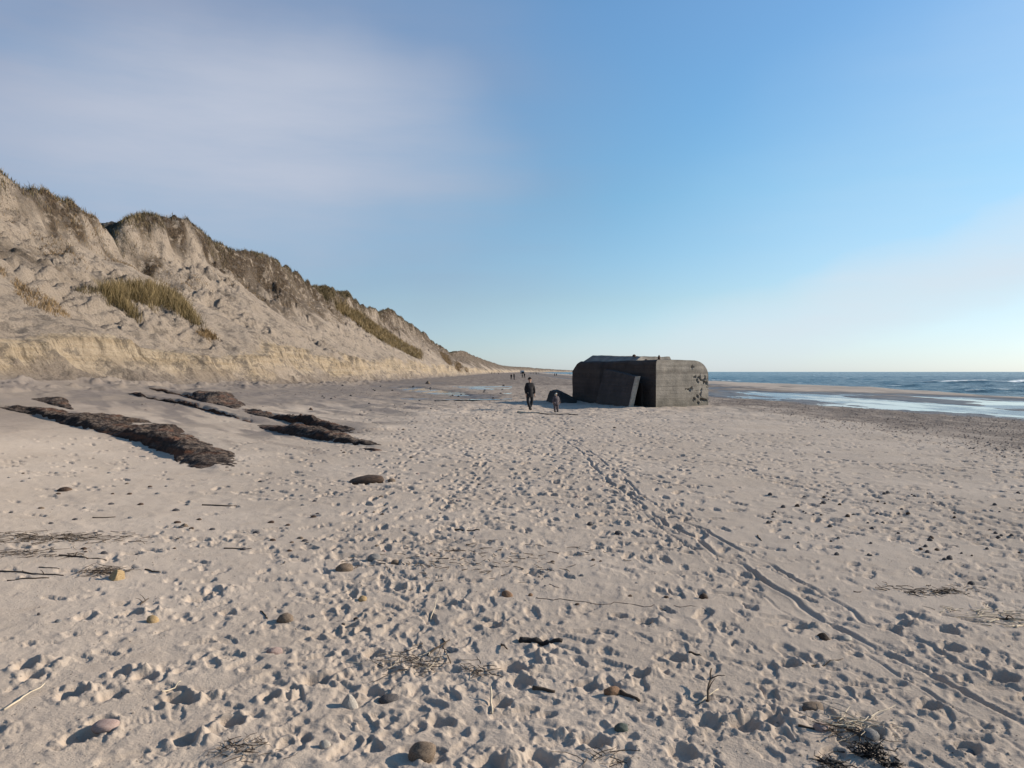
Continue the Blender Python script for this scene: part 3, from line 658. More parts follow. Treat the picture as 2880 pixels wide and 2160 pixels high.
def outcrop(name, front, back, hts, label, seed=1, nu=230, nv=34, cat='rock', low=1.0):
    """a ledge between a front line and a back line on the ground; hts = lip height along it"""
    def line(L, n):
        P = [hit(*p) for p in L]; P = [p for p in P if p is not None]
        s = [0.0]
        for a, b_ in zip(P[:-1], P[1:]): s.append(s[-1] + (b_ - a).length)
        q = np.linspace(0, s[-1], n)
        return np.stack([np.interp(q, s, [p[i] for p in P]) for i in range(2)], -1)
    A, B = line(front, nu), line(back, nu)
    V = []; F = []
    hh = np.interp(np.linspace(0, 1, nu), np.linspace(0, 1, len(hts)), hts)
    for i in range(nu):
        e = math.sin(math.pi * i / (nu - 1)) ** 0.5 if 0 < i < nu - 1 else 0
        for j in range(nv):
            v = j / (nv - 1)
            x, y = A[i] * (1 - v) + B[i] * v
            nz = ns(x / 0.9 + seed, y / 0.9, seed); n2 = n1(x / 0.22, y / 0.22, seed + 4)
            pr = min(1, v / 0.22) ** 0.6 * (1 - max(0, (v - 0.35) / 0.65) ** 1.3)
            pr = max(pr, 0)
            st = 0.10 * math.sin(6 * v + 2 * nz)
            n3 = ns(x / 0.35 + y / 0.5, (y - x) / 0.12, seed + 9, 3)
            patch = 0.05 + 0.075 * nz + 0.035 * n3 + 0.015 * n2 - 0.20 * max(0, v - 0.6)
            z = float(gh([x], [y], BASEZ)[0]) - 0.05 + e * (hh[i] * pr * (1 + 0.3 * nz) + 0.05 * (pr > 0) * low + patch * low * min(1, v / 0.1) * min(1, 0.3 + 3 * pr))
            ed = min(1, (nu - 1 - i) / 30) * min(1, i / 12 + 0.2); x += 0.10 * nz * e * ed; y += 0.06 * n2 * e * ed
            V.append((x, y, z))
    for i in range(nu - 1):
        for j in range(nv - 1):
            a = i * nv + j; F.append((a, a + nv, a + nv + 1, a + 1))
    c0 = Vector(V[0]); o = mesh_obj(name, [Vector(v) - c0 for v in V], F, M_PEAT, smooth_=True, loc=c0)
    return tag(o, label, cat)
k4 = 1140 / 2212.0
def c4(L): return [(a * k4, b * k4 + 1020) for a, b in L]
outcrop('peat_outcrop', c4([(-300, 225), (0, 248), (180, 285), (330, 335), (540, 380), (760, 440), (900, 500), (960, 545), (1080, 585), (1180, 605), (1300, 612), (1440, 606)]),
        c4([(-300, 205), (0, 226), (180, 235), (360, 265), (560, 292), (740, 308), (940, 350), (1090, 420), (1200, 460), (1330, 530), (1400, 570), (1450, 603)]), [0.02, 0.03, 0.05, 0.07, 0.09, 0.10, 0.10, 0.07, 0.02],
        'long dark reddish brown peat ledge jutting from the sand at left', 3)
outcrop('peat_outcrop', c4([(1290, 262), (1400, 290), (1540, 318), (1680, 345), (1800, 370), (1900, 385), (2010, 388)]),
        c4([(1330, 238), (1450, 272), (1560, 290), (1700, 300), (1830, 325), (1930, 355), (2010, 384)]), [0.03, 0.07, 0.10, 0.10, 0.07, 0.02], 'upper black peat ridge ending near the beached brown lump', 8, 110, 18)
outcrop('peat_outcrop', c4([(1380, 345), (1480, 375), (1600, 400), (1720, 420), (1870, 440), (2000, 452), (2120, 455)]),
        c4([(1400, 325), (1500, 342), (1640, 358), (1760, 372), (1880, 392), (1980, 415), (2110, 450)]), [0.03, 0.06, 0.08, 0.09, 0.09, 0.07, 0.02], 'lower brown peat ledge just below the black ridge', 13, 110, 18)
outcrop('peat_outcrop', c4([(660, 160), (760, 185), (900, 212), (1070, 245), (1240, 290), (1400, 335)]),
        c4([(670, 148), (780, 172), (920, 200), (1080, 232), (1240, 275), (1400, 322)]), [0.03, 0.05, 0.05, 0.05, 0.05, 0.03], 'thin black peat seam running down from the dune foot', 19, 90, 10)
outcrop('peat_outcrop', c4([(740, 130), (860, 155), (1000, 180), (1180, 228), (1320, 262)]),
        c4([(745, 120), (870, 144), (1010, 168), (1190, 216), (1320, 250)]), [0.04, 0.06, 0.05, 0.05, 0.03], 'upper thin black peat seam above the parallel lower seam', 23, 90, 10)
outcrop('peat_block', c4([(1035, 196), (1120, 218), (1200, 230), (1300, 246), (1345, 240)]), c4([(1040, 172), (1110, 150), (1250, 158), (1300, 200), (1345, 232)]), [0.04, 0.10, 0.20, 0.18, 0.04],
        'flat topped dark clay block standing at the dune foot', 29, 60, 20, 'block')
outcrop('peat_outcrop', c4([(1940, 462), (2000, 475), (2070, 488), (2110, 488)]), c4([(1945, 455), (2010, 460), (2080, 472), (2115, 486)]), [0.02, 0.03, 0.03, 0.01], 'small flat peat sliver beyond the ledge tips', 31, 40, 8, low=0.35)
outcrop('sand_clods', c4([(160, 200), (260, 225), (340, 245), (410, 262)]), c4([(160, 182), (270, 188), (350, 205), (410, 252)]), [0.02, 0.07, 0.07, 0.02], 'crumbling heap of dark clods lying above the long ledge', 37, 60, 18, 'clods', low=0.8)

# ------------------------------------------------------------------ concrete bunker
def concrete(name, dark, light, stain=0.5):
    m, t, b = mat(name, 0.88, 0.25)
    co = objco(t); n1 = noise(t, 1.1, 6, 0.65, co); n2 = noise(t, 14, 5, 0.7, co); board = noise(t, 1.0, 3, 0.5, objco(t, (0.25, 0.25, 7.0)))
    c = mixc(t, smooth(t, n1, 0.3, 0.7), dark, light)
    c = mixc(t, mathn(t, 'MULTIPLY', smooth(t, board, 0.42, 0.60), 0.28), c, tuple(v * 0.62 for v in dark))
    c = mixc(t, mathn(t, 'MULTIPLY', smooth(t, n2, 0.5, 0.75), 0.35), c, tuple(v * 1.25 for v in light))
    s = t.nodes.new('ShaderNodeSeparateXYZ'); ln(t, co, s.inputs[0])
    low = smooth(t, mathn(t, 'ADD', s.outputs[2], mathn(t, 'MULTIPLY', n1, 0.5)), 0.3, 1.1, stain, 0)
    c = mixc(t, low, c, (0.075, 0.068, 0.052))
    hi = smooth(t, mathn(t, 'ADD', s.outputs[2], mathn(t, 'MULTIPLY', n1, 0.3)), 2.02, 2.12, 0, 1); hi2 = smooth(t, mathn(t, 'ADD', s.outputs[2], mathn(t, 'MULTIPLY', n1, 0.3)), 2.12, 2.35, 1, 0)
    c = mixc(t, mathn(t, 'MULTIPLY', mathn(t, 'MULTIPLY', hi, hi2), 0.5), c, (0.07, 0.06, 0.052))
    ln(t, c, b.inputs['Base Color'])
    n1b = bump(t, b, board, 0.7, 0.05); bump(t, b, n2, 0.5, 0.03, n1b); return m
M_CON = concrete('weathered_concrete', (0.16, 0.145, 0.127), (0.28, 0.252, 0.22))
M_EDGE = concrete('sunlit_edge_concrete', (0.32, 0.27, 0.22), (0.46, 0.40, 0.33), 0.0)  # pale tone carries the sunlight on the slab's edge as colour
M_CON_SHADE = concrete('shaded_weathered_concrete', (0.036, 0.030, 0.029), (0.066, 0.054, 0.050), 0.3)  # darker copy of the concrete, shade of the sunless sides put into colour
C0 = Vector((8.14, 43.2, 0)); du = Vector((-0.356, 0.934, 0)).normalized(); dvv = Vector((0.860, 0.510, 0)).normalized()
BL, BW, BH = 10.6, 4.06, 2.70
bz = float(gh([C0.x], [C0.y])[0])
bunk = empty('concrete_bunker', (C0.x, C0.y, bz)); tag(bunk, 'grey concrete war bunker half sunk in the sand with rounded roof edge', 'bunker')
def bp(u, v, z): return du * u + dvv * v + Vector((0, 0, z))
def topz(v):
    r2, r1 = 1.15, 0.22
    if v > BW - r2: return BH - 0.03 - (1 - math.sqrt(max(0, 1 - ((v - (BW - r2)) / r2) ** 2))) * 0.95
    if v < r1: return BH - (1 - math.sqrt(max(0, 1 - ((r1 - v) / r1) ** 2))) * r1
    return BH - 0.03 * max(0, v - r1) / (BW - r1)
# front face as a displaced sheet with eroded hollows
NVg, NZg = 130, 90; V = []; F = []
SP = [(a_ * 1.06, b_, c_, d_) for a_, b_, c_, d_ in [(3.05, 1.62, .38, .20), (3.5, 1.55, .36, .22), (3.75, 1.35, .30, .18), (2.55, 1.0, .30, .10), (2.2, .98, .22, .07), (2.75, .45, .16, .12), (2.95, .58, .12, .12), (3.35, .40, .16, .14), (3.6, .32, .28, .10), (3.25, .75, .10, .30), (2.6, 2.27, .14, .10), (3.05, .2, .2, .08)]]
for j in range(NZg):
    for i in range(NVg):
        v = BW * (i / (NVg - 1)) ** 1.0
        e = 1 - (1 - i / (NVg - 1)); tz = topz(v); 
        z = -0.6 + (tz + 0.6) * j / (NZg - 1)
        d = 0.012 * ns(v / 0.9, z / 0.9, 40) + 0.003 * ns(v / 0.2, z / 0.2, 41)
        n3_ = 0.80 * ns(v / 0.13, z / 0.10, 42)
        for (a, b_, ra, rb) in SP:
            q = math.hypot((v - a) / ra, (z - b_) / rb) + n3_
            if q < 0.75: d += 0.09 * (1 - max(0, q - 0.45) / 0.3) if q > 0.45 else 0.09
        rim = min(1, min(i, NVg - 1 - i, NZg - 1 - j) / 3)
        V.append(bp(d * rim, v, z))
for j in range(NZg - 1):
    for i in range(NVg - 1):
        a = j * NVg + i; F.append((a, a + 1, a + NVg + 1, a + NVg))
mesh_obj('end_wall', V, F, M_CON, bunk, True)
# outer shell: side wall, roof, far wall
prof = [(0, -0.6 + (BH - 0.22 + 0.6) * k / 20) for k in range(20)]
prof += [(0.22 - 0.22 * math.cos(a * math.pi / 2 / 6), BH - 0.22 + 0.22 * math.sin(a * math.pi / 2 / 6)) for a in range(7)]
prof += [(0.22 + (BW - 1.15 - 0.22) * k / 16, topz(0.22 + (BW - 1.15 - 0.22) * k / 16)) for k in range(1, 17)]
prof += [(BW - 1.15 + 1.15 * math.sin(a * math.pi / 2 / 12), topz(BW - 1.15 + 1.15 * math.sin(a * math.pi / 2 / 12))) for a in range(1, 13)]
prof += [(BW, (BH - 0.98) - (BH - 0.98 + 0.6) * k / 12) for k in range(1, 13)]
NU = 110; V = []; F = []; npf = len(prof)
for iu in range(NU):
    u = BL * iu / (NU - 1)
    for k, (v, z) in enumerate(prof):
        zc_ = BH + 0.35 - max(0, u - (BL - 1.6)) * 0.62
        if u > BL - 1.7: z = min(z, zc_)
        v2 = v
        if v < 0.3 and u > 6.3: v2 = v - 0.22 * min(1, (u - 6.3) / 0.12)
        e = min(1, iu / 2.0)
        n_ = 0.03 * ns(u / 1.1 + v / 2, z / 0.8 + v / 3, 45) * e
        if k < 21: V.append(bp(u, v2 + n_, z + (0.6 * n_ if k > 17 else 0)))
        elif k > npf - 13: V.append(bp(u, v2 - n_, z))
        else: V.append(bp(u, v2, z + n_ * 0.8))
for iu in range(NU - 1):
    for k in range(npf - 1):
        a = iu * npf + k; F.append((a, a + npf, a + npf + 1, a + 1))
F.append(tuple((NU - 1) * npf + k for k in range(npf)))
mesh_obj('wall_and_roof', V, F, M_CON_SHADE, bunk, True)
def slab(name, corners_bottom, corners_top, m, parent, jit=0.03, cuts=9, seed=1, local=True):
    bm = bmesh.new(); vb = [bm.verts.new(c_) for c_ in corners_bottom]; vt = [bm.verts.new(c_) for c_ in corners_top]
    n = len(vb); bm.faces.new(vb[::-1]); bm.faces.new(vt)
    for i in range(n): bm.faces.new((vb[i], vb[(i + 1) % n], vt[(i + 1) % n], vt[i]))
    bmesh.ops.subdivide_edges(bm, edges=bm.edges[:], cuts=cuts, use_grid_fill=True)
    bmesh.ops.recalc_face_normals(bm, faces=bm.faces[:])
    for v in bm.verts:
        p = v.co; k = ns(p.x / 0.5 + p.z / 0.7, p.y / 0.5 + p.z / 0.6, seed); k2 = ns(p.y / 0.6 + p.z, p.x / 0.6, seed + 3)
        v.co = p + Vector((k, k2, (k - k2) * 0.6)) * jit
    me = bpy.data.meshes.new(name); bm.to_mesh(me); bm.free(); me.materials.append(m)
    o = bpy.data.objects.new(name, me); COL.objects.link(o); o.parent = parent; return o
slab('roof_slab', [bp(2.7, 0.25, 2.66), bp(2.7, 3.2, 2.6), bp(9.6, 3.2, 2.6), bp(9.6, 0.1, 2.66)], [bp(2.8, 0.75, 2.93), bp(2.8, 3.0, 2.93), bp(9.2, 3.0, 3.08), bp(9.2, 0.75, 3.12)], M_CON, bunk, 0.035, 9, 3)
M_RUST, t, b = mat('rusty_iron', 0.8, 0.3); ln(t, mixc(t, noise(t, 30, 4), (0.03, 0.02, 0.017), (0.11, 0.055, 0.03)), b.inputs['Base Color'])
for (u, v, w_, h_) in ((-0.02 + 0.35, 0.45, 0.085, 0.26), (1.9, 0.55, 0.11, 0.10), (3.3, 0.55, 0.12, 0.12)):
    bm = bmesh.new(); bmesh.ops.create_cone(bm, cap_ends=True, segments=10, radius1=w_, radius2=w_ * 0.8, depth=h_, matrix=Matrix.Translation((0, 0, h_ / 2)))
    bmesh.ops.create_cone(bm, cap_ends=True, segments=10, radius1=w_ * 0.55, radius2=w_ * 0.35, depth=h_ * 0.3, matrix=Matrix.Translation((0, 0, h_ * 1.12)))
    me = bpy.data.meshes.new('iron_stub'); bm.to_mesh(me); bm.free(); me.materials.append(M_RUST)
    o = bpy.data.objects.new('iron_stub', me); COL.objects.link(o); o.parent = bunk; o.location = bp(u, v, 2.64 + (0.28 if u > 3 else 0))
# door leaf / broken wall plate leaning against the side wall
def P3(px, py, d):
    return Vector(((px - 1440) / 2150 * d, d, CAM_H + (1045.5 - py) / 2150 * d))
lb = Vector((C0.x, C0.y, bz))
outer = [P3(1766, 1152, 43.1), P3(1787, 1059, 43.5), P3(1699, 1038, 48.7), P3(1673, 1142, 48.6)]
nrm = Vector((0.27, 0.14, 0.02))
plate_org = Vector((outer[0].x, outer[0].y, gh([outer[0].x], [outer[0].y])[0]))
pl = empty('leaning_slab', plate_org); tag(pl, 'broken concrete slab leaning against the shaded side of the bunker', 'slab')
slab('slab_body', [p - plate_org for p in outer], [p + nrm - plate_org for p in outer], M_CON_SHADE, pl, 0.02, 9, 7)
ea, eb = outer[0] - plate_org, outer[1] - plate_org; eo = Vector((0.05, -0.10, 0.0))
slab('sunlit_edge', [ea + eo, eb + eo, eb + nrm * 1.05 + eo * 0.4, ea + nrm * 1.05 + eo * 0.4], [ea - eo * 0.2, eb - eo * 0.2, eb + nrm - eo * 0.4, ea + nrm - eo * 0.4], M_EDGE, pl, 0.015, 7, 8)['label'] = 'broken edge of the slab with sunlight painted in as a paler tone'  # thin added plate, its paler colour stands in for sun on the edge
slab('back_rib', [bp(1.4, -0.14, -0.3) + lb - plate_org, bp(1.75, -0.14, -0.3) + lb - plate_org, bp(1.75, 0.05, -0.3) + lb - plate_org, bp(1.4, 0.05, -0.3) + lb - plate_org],
     [bp(1.4, -0.14, 1.35) + lb - plate_org, bp(1.75, -0.14, 1.45) + lb - plate_org, bp(1.75, 0.05, 1.45) + lb - plate_org, bp(1.4, 0.05, 1.35) + lb - plate_org], M_CON_SHADE, pl, 0.02, 4, 9)
# broken lump left of the bunker
q0 = [(1534, 1131, 51.0), (1580, 1140, 49.5), (1628, 1139, 50.5), (1632, 1134, 53.0), (1560, 1128, 53.0)]
q1 = [(1546, 1100, 51.3), (1576, 1101, 50.5), (1620, 1126, 50.9), (1622, 1124, 52.4), (1566, 1095, 52.4)]
rb = [P3(*p) for p in q0]; rt = [P3(*p) for p in q1]; ro = Vector((rb[0].x, rb[0].y, 0.0))
rk = empty('broken_concrete_lump', ro); tag(rk, 'dark wedge of broken concrete lying left of the bunker', 'rubble')
slab('lump', [p - ro + Vector((0, 0, -0.15)) for p in rb], [p - ro for p in rt], M_CON_SHADE, rk, 0.06, 5, 12)

# ------------------------------------------------------------------ stones
def stone_mat(name, c1, c2_, sc=8):
    m, t, b = mat(name, 0.8, 0.3); n1 = noise(t, sc, 5, 0.6, objco(t)); n2 = noise(t, 60, 3, 0.6, objco(t))
    c = mixc(t, smooth(t, n1, 0.35, 0.65), c1, c2_); c = mixc(t, mathn(t, 'MULTIPLY', smooth(t, n2, 0.5, 0.7), 0.3), c, tuple(v * 0.6 for v in c1))
    ln(t, c, b.inputs['Base Color']); bump(t, b, n2, 0.4, 0.01); return m
SM = {'grey': stone_mat('grey_stone', (0.13, 0.125, 0.125), (0.21, 0.20, 0.19)), 'dark': stone_mat('dark_stone', (0.045, 0.042, 0.045), (0.09, 0.08, 0.078)),
      'pink': stone_mat('pink_stone', (0.26, 0.18, 0.16), (0.34, 0.26, 0.23)), 'ochre': stone_mat('ochre_stone', (0.26, 0.17, 0.08), (0.40, 0.29, 0.16)),
      'brown': stone_mat('brown_stone', (0.10, 0.072, 0.052), (0.19, 0.14, 0.10)), 'pale': stone_mat('pale_stone', (0.29, 0.255, 0.22), (0.40, 0.36, 0.31)),
      'rust': stone_mat('rust_stone', (0.13, 0.075, 0.045), (0.24, 0.14, 0.08)), 'green': stone_mat('green_stone', (0.05, 0.065, 0.055), (0.09, 0.105, 0.09)),
      'peat': stone_mat('peat_lump', (0.035, 0.022, 0.015), (0.085, 0.05, 0.032), 5)}
protos = []
def make_stone_mesh(seed, pointy=False, ang=0.0):
    bm = bmesh.new(); bmesh.ops.create_icosphere(bm, subdivisions=3, radius=1)
    r_ = random.Random(seed); cuts = [(Vector((r_.gauss(0, 1), r_.gauss(0, 1), r_.gauss(0, 0.8))).normalized(), r_.uniform(0.55, 0.9)) for _ in range(7 if pointy or ang else 3)]
    for v in bm.verts:
        p = v.co.copy(); k = 1 + 0.12 * ns(p.x * 1.2 + seed, p.y * 1.2 + p.z, seed) + 0.04 * ns(p.x * 4 + seed, p.y * 4 + p.z * 3, seed)
        p = p * k
        for n_, d_ in cuts:
            e = p.dot(n_) - d_
            if e > 0: p -= n_ * e * (0.95 if ang else 0.6)
        if pointy: 
            f = max(0.12, 1 - 0.5 * (p.z + 0.4)); p = Vector((p.x * f, p.y * f, p.z))
        v.co = p
    me = bpy.data.meshes.new('stone'); bm.to_mesh(me); bm.free(); me.polygons.foreach_set('use_smooth', [not (pointy or ang)] * len(me.polygons)); return me
SMESH = {}
def stone_mesh(kind, colr):
    key = (kind, colr)
    if key not in SMESH:
        me = make_stone_mesh(kind * 7 + 3, kind == 4, kind in (5, 6)); me.materials.append(SM[colr]); SMESH[key] = me
    return SMESH[key]
def stone(px, py, w, h, colr, kind, label, group=None, name='stone', cat='stone', rz=None, asp=0.8, sink=0.12):
    p = hit(px, py); s = p.y / 2150
    o = bpy.data.objects.new(name, stone_mesh(kind, colr)); COL.objects.link(o)
    z = float(gh([p.x], [p.y])[0]); zz = h * s * 0.62
    o.location = (p.x, p.y + w * s * asp * 0.35, z + zz * sink); o.scale = (w * s / 2, w * s * asp / 2, zz); o.rotation_euler = (random.uniform(-.1, .1), random.uniform(-.1, .1), random.uniform(-0.4, 0.4) if rz is None else rz)
    tag(o, label, cat, group); return o
stone(1026, 1358, 118, 24, 'peat', 2, 'long low dark brown peat boulder lying past the ledge tip', name='peat_boulder', cat='boulder', asp=0.6, rz=0)
stone(1100, 1356, 22, 13, 'brown', 1, 'small brown stone just right of the peat boulder')
stone(1203, 1080, 20, 15, 'brown', 4, 'lone pointed boulder standing beside the blue puddle', name='boulder', cat='boulder')
stone(966, 1604, 54, 26, 'brown', 0, 'large smooth tan oval stone left of the trampled path')
stone(285, 2062, 78, 30, 'pink', 0, 'flat pinkish oval stone near the lower left corner', rz=0)
stone(423, 1752, 34, 24, 'ochre', 1, 'knobbly ochre yellow stone on smooth sand at left')
stone(798, 1752, 52, 30, 'brown', 2, 'brown rounded stone with a split face left of the path')
stone(320, 1632, 62, 34, 'ochre', 5, 'broken ochre chunk among twigs at the left')
stone(980, 1988, 64, 58, 'pale', 4, 'pale upright triangular stone casting a pointed shadow')
stone(1092, 1970, 62, 26, 'dark', 0, 'dark blue grey stone right of the triangular stone')
stone(1184, 2142, 84, 50, 'brown', 0, 'big ribbed brown cobble at the bottom of the path', asp=0.9)
stone(1424, 1680, 34, 20, 'rust', 1, 'orange brown pebble in the middle of the path')
stone(1492, 1676, 14, 10, 'rust', 0, 'tiny orange pebble just right of the orange brown one')
stone(1018, 1688, 28, 19, 'ochre', 0, 'small yellowish round stone left of the path')
stone(1749, 2062, 42, 24, 'green', 0, 'black green wet looking pebble in a footprint')
stone(1724, 1960, 48, 28, 'rust', 6, 'orange brick like chunk with twigs on it')
stone(2322, 1792, 44, 24, 'peat', 5, 'dark angular brown lump between the wheel ruts')
stone(2382, 1798, 40, 17, 'pale', 0, 'smooth pale stone between the wheel ruts')
stone(2292, 1992, 72, 26, 'brown', 0, 'long brown oval stone below the wheel ruts', rz=0)
stone(2314, 2056, 46, 26, 'pink', 1, 'purplish stone at the left of the twig bundle')
stone(2452, 2080, 60, 34, 'grey', 2, 'rough grey stone at the right of the twig bundle')
stone(2735, 1642, 20, 15, 'dark', 1, 'round dark stone alone on smooth sand at right')
stone(2673, 1576, 19, 16, 'dark', 0, 'taller dark stone of a close pair at right')
stone(2658, 1578, 13, 9, 'dark', 2, 'smaller dark stone of a close pair at right')
stone(1980, 1684, 28, 20, 'peat', 2, 'dark brown stone left of the wheel ruts')
stone(768, 1836, 44, 22, 'pink', 6, 'reddish wedge shaped stone in the prints at left')
stone(2722, 2108, 60, 22, 'grey', 0, 'grey oval stone sunk in a footprint at lower right')
stone(1740, 1500, 22, 14, 'dark', 1, 'dark round pebble left of the ruts in the mid ground')
stone(1660, 1476, 20, 13, 'dark', 0, 'dark pebble beside a deep print in the mid ground')
stone(516, 1484, 30, 15, 'brown', 4, 'small peaked brown stone on the smooth sand at left')
stone(107, 1734, 9, 9, 'dark', 1, 'tiny black pebble on the bare sand at left')
stone(873, 1153, 16, 12, 'peat', 4, 'dark lump standing on the grey wet sand')
stone(910, 2105, 34, 26, 'pale', 1, 'pale lumpy stone beside rough prints at the bottom')
stone(1050, 1575, 40, 20, 'grey', 0, 'grey flat stone right of the tan oval stone')
stone(1110, 1580, 26, 14, 'brown', 2, 'tan pebble pair member near the tan oval stone')
stone(175, 1382, 42, 14, 'peat', 2, 'flat dark stone on smooth sand below the long ledge')
stone(160, 1755, 0.1 + 20, 10, 'grey', 0, 'small grey pebble by the left edge prints')
for k in range(75):
    px, py = random.uniform(2150, 2870), random.uniform(1380, 1570); w_ = random.choice((7, 8, 9, 11, 13, 15)) * (py / 1480)
    stone(px, py, w_, w_ * 0.72, random.choice(('dark', 'dark', 'dark', 'peat')), random.choice((0, 1, 2, 3)), 'small dark stone lying on the open sand at the right', 'small dark stones dotted over the sand at right')
for k in range(60):
    py = 1200 + 560 * random.random() ** 1.3; px = random.uniform(850, 1900); w_ = random.uniform(8, 17) * (py / 1700) ** 1.5
    stone(px, py, w_, w_ * 0.55, random.choice(('dark', 'grey', 'brown', 'peat', 'pink')), random.choice((0, 1, 2, 3)), 'small dull stone half sunk in the trampled path', 'small stones in the trampled path', sink=0.0)
for k in range(60):
    px = random.uniform(10, 900); py = random.uniform(1330, 1560); w_ = random.uniform(12, 28) * (py / 1700) ** 1.5
    stone(px, py, w_, w_ * 0.42, random.choice(('dark', 'grey', 'brown', 'peat')), random.choice((0, 1, 2, 3)), 'small flat stone on the sand below the peat ledges', 'small stones below the peat ledges', sink=0.0)
for k in range(26):
    px = random.uniform(900, 1450); py = random.uniform(1085, 1150); w_ = random.uniform(5, 9)
    stone(px, py, w_, w_ * 0.6, 'dark', random.choice((0, 1, 2, 3)), 'small dark stone on the wet grey flat near the dune', 'small dark stones on the wet grey flat')

# gravel: thousands of low pebbles nobody could count
def pebbles(name, pts, size, m, label):
    n = len(pts); P = np.array(pts); base = np.array([(1, 0, 0), (0.3, 0.9, 0), (-0.8, 0.6, 0), (-0.8, -0.6, 0), (0.3, -0.9, 0), (0.1, 0, 1)], float)
    s = rng.uniform(size[0], size[1], n) * (1 + 1.2 * rng.random(n) ** 5); a = rng.uniform(0, 6.28, n)
    V = np.zeros((n, 6, 3)); jit = rng.uniform(0.7, 1.25, (n, 6))
    bx = base[None, :, 0] * jit; by = base[None, :, 1] * jit * rng.uniform(0.6, 1, (n, 1))
    V[:, :, 0] = P[:, 0, None] + s[:, None] * (bx * np.cos(a)[:, None] - by * np.sin(a)[:, None])
    V[:, :, 1] = P[:, 1, None] + s[:, None] * (bx * np.sin(a)[:, None] + by * np.cos(a)[:, None])
    z = gh(P[:, 0], P[:, 1]); V[:, :, 2] = z[:, None] - 0.15 * s[:, None] + base[None, :, 2] * s[:, None] * rng.uniform(0.5, 0.95, (n, 1))
    me = bpy.data.meshes.new(name); me.vertices.add(n * 6); me.vertices.foreach_set('co', V.astype(np.float32).ravel())
    li = (np.arange(n)[:, None] * 6 + np.array([[0, 1, 5, 1, 2, 5, 2, 3, 5, 3, 4, 5, 4, 0, 5]])).ravel()
    me.loops.add(len(li)); me.loops.foreach_set('vertex_index', li.astype(np.int32)); me.polygons.add(5 * n)
    me.polygons.foreach_set('loop_start', np.arange(0, 15 * n, 3, dtype=np.int32)); me.polygons.foreach_set('loop_total', np.full(5 * n, 3, np.int32)); me.update(calc_edges=True)
    me.polygons.foreach_set('use_smooth', np.ones(5 * n, bool))
    me.materials.append(m); o = bpy.data.objects.new(name, me); COL.objects.link(o); return tag(o, label, 'gravel', kind='stuff')
P_ = []
while len(P_) < 15000:
    y = 14 * (7.5 ** random.random()); x = random.uniform(10.5, 27.5)
    dens = float(sst(10.5, 17, np.array(x + 1.6 * vnoise(np.array(x / 4), np.array(y / 5), 33)))) * (0.5 + 0.5 * float(vnoise(np.array(x / 1.3), np.array(y / 3.0), 77)) + 0.2)
    if random.random() < dens and x < pool_edge(y) + 0.3: P_.append((x, y))
M_GRV, t, b = mat('gravel', 0.8, 0.3); n_ = noise(t, 14, 1, 0.5, objco(t)); ln(t, mixc(t, smooth(t, n_, 0.3, 0.7), (0.05, 0.042, 0.04), (0.24, 0.19, 0.16)), b.inputs['Base Color'])
pebbles('beach_gravel', P_, (0.018, 0.045), M_GRV, 'strip of brown and dark gravel above the tidal pool')
P_ = []
while len(P_) < 5000:
    y = 30 * (4.5 ** random.random()); x = random.uniform(-17, 20)
    if float(vnoise(np.array(x / 3), np.array(y / 6), 9)) > -0.15 and random.random() < sst(25, 70, np.array(y)): P_.append((x, y))
pebbles('beach_gravel', P_, (0.02, 0.06), M_GRV, 'thin scatter of dark pebbles over the distant beach')
P_ = []
while len(P_) < 5200:
    y = 3.4 * (9 ** random.random()); x = random.uniform(-0.72, 0.72) * y
    k = float(fbm(np.array([x / 1.1]), np.array([y / 1.4]), 2, 19)[0])
    if k > 0.1 and x > -10: P_.append((x, y))
M_CRB, t, b = mat('crumbs', 0.95, 0.1); n_ = noise(t, 25, 2, 0.5, objco(t)); ln(t, mixc(t, smooth(t, n_, 0.45, 0.7), (0.33, 0.28, 0.23), (0.12, 0.095, 0.08)), b.inputs['Base Color'])
o = pebbles('sand_crumbs', P_, (0.004, 0.010), M_CRB, 'loose crumbs and chips of debris on the trampled sand'); o['category'] = 'debris'

# ------------------------------------------------------------------ sticks, twigs, weed
M_TWD, t, b = mat('dark_twig', 0.85, 0.2); ln(t, mixc(t, noise(t, 20, 4), (0.03, 0.022, 0.018), (0.10, 0.075, 0.055)), b.inputs['Base Color'])
M_TWL, t, b = mat('pale_twig', 0.8, 0.2); ln(t, mixc(t, noise(t, 20, 4), (0.36, 0.30, 0.22), (0.55, 0.47, 0.36)), b.inputs['Base Color'])
M_BURN, t, b = mat('charred_wood', 0.75, 0.3); q_ = noise(t, 35, 5); ln(t, mixc(t, q_, (0.010, 0.009, 0.010), (0.04, 0.034, 0.032)), b.inputs['Base Color']); bump(t, b, q_, 0.8, 0.01)
def tube(V, F, pts, r, sides=5, taper=0.5, lump=0.0):
    n = len(pts); b0 = len(V)
    for i, p in enumerate(pts):
        t_ = (pts[min(i + 1, n - 1)] - pts[max(i - 1, 0)]).normalized(); s_ = t_.cross(Vector((0.1, 0.2, 1))).normalized(); u_ = s_.cross(t_)
        rad = r * (1 - (1 - taper) * i / (n - 1)) * (1 + lump * random.uniform(-1, 1))
        for k in range(sides):
            a = 2 * math.pi * k / sides; V.append(p + (s_ * math.cos(a) + u_ * math.sin(a)) * rad)
    for i in range(n - 1):
        for k in range(sides):
            k2 = (k + 1) % sides; F.append((b0 + i * sides + k, b0 + i * sides + k2, b0 + (i + 1) * sides + k2, b0 + (i + 1) * sides + k))
    F.append(tuple(b0 + k for k in range(sides))[::-1]); F.append(tuple(b0 + (n - 1) * sides + k for k in range(sides)))
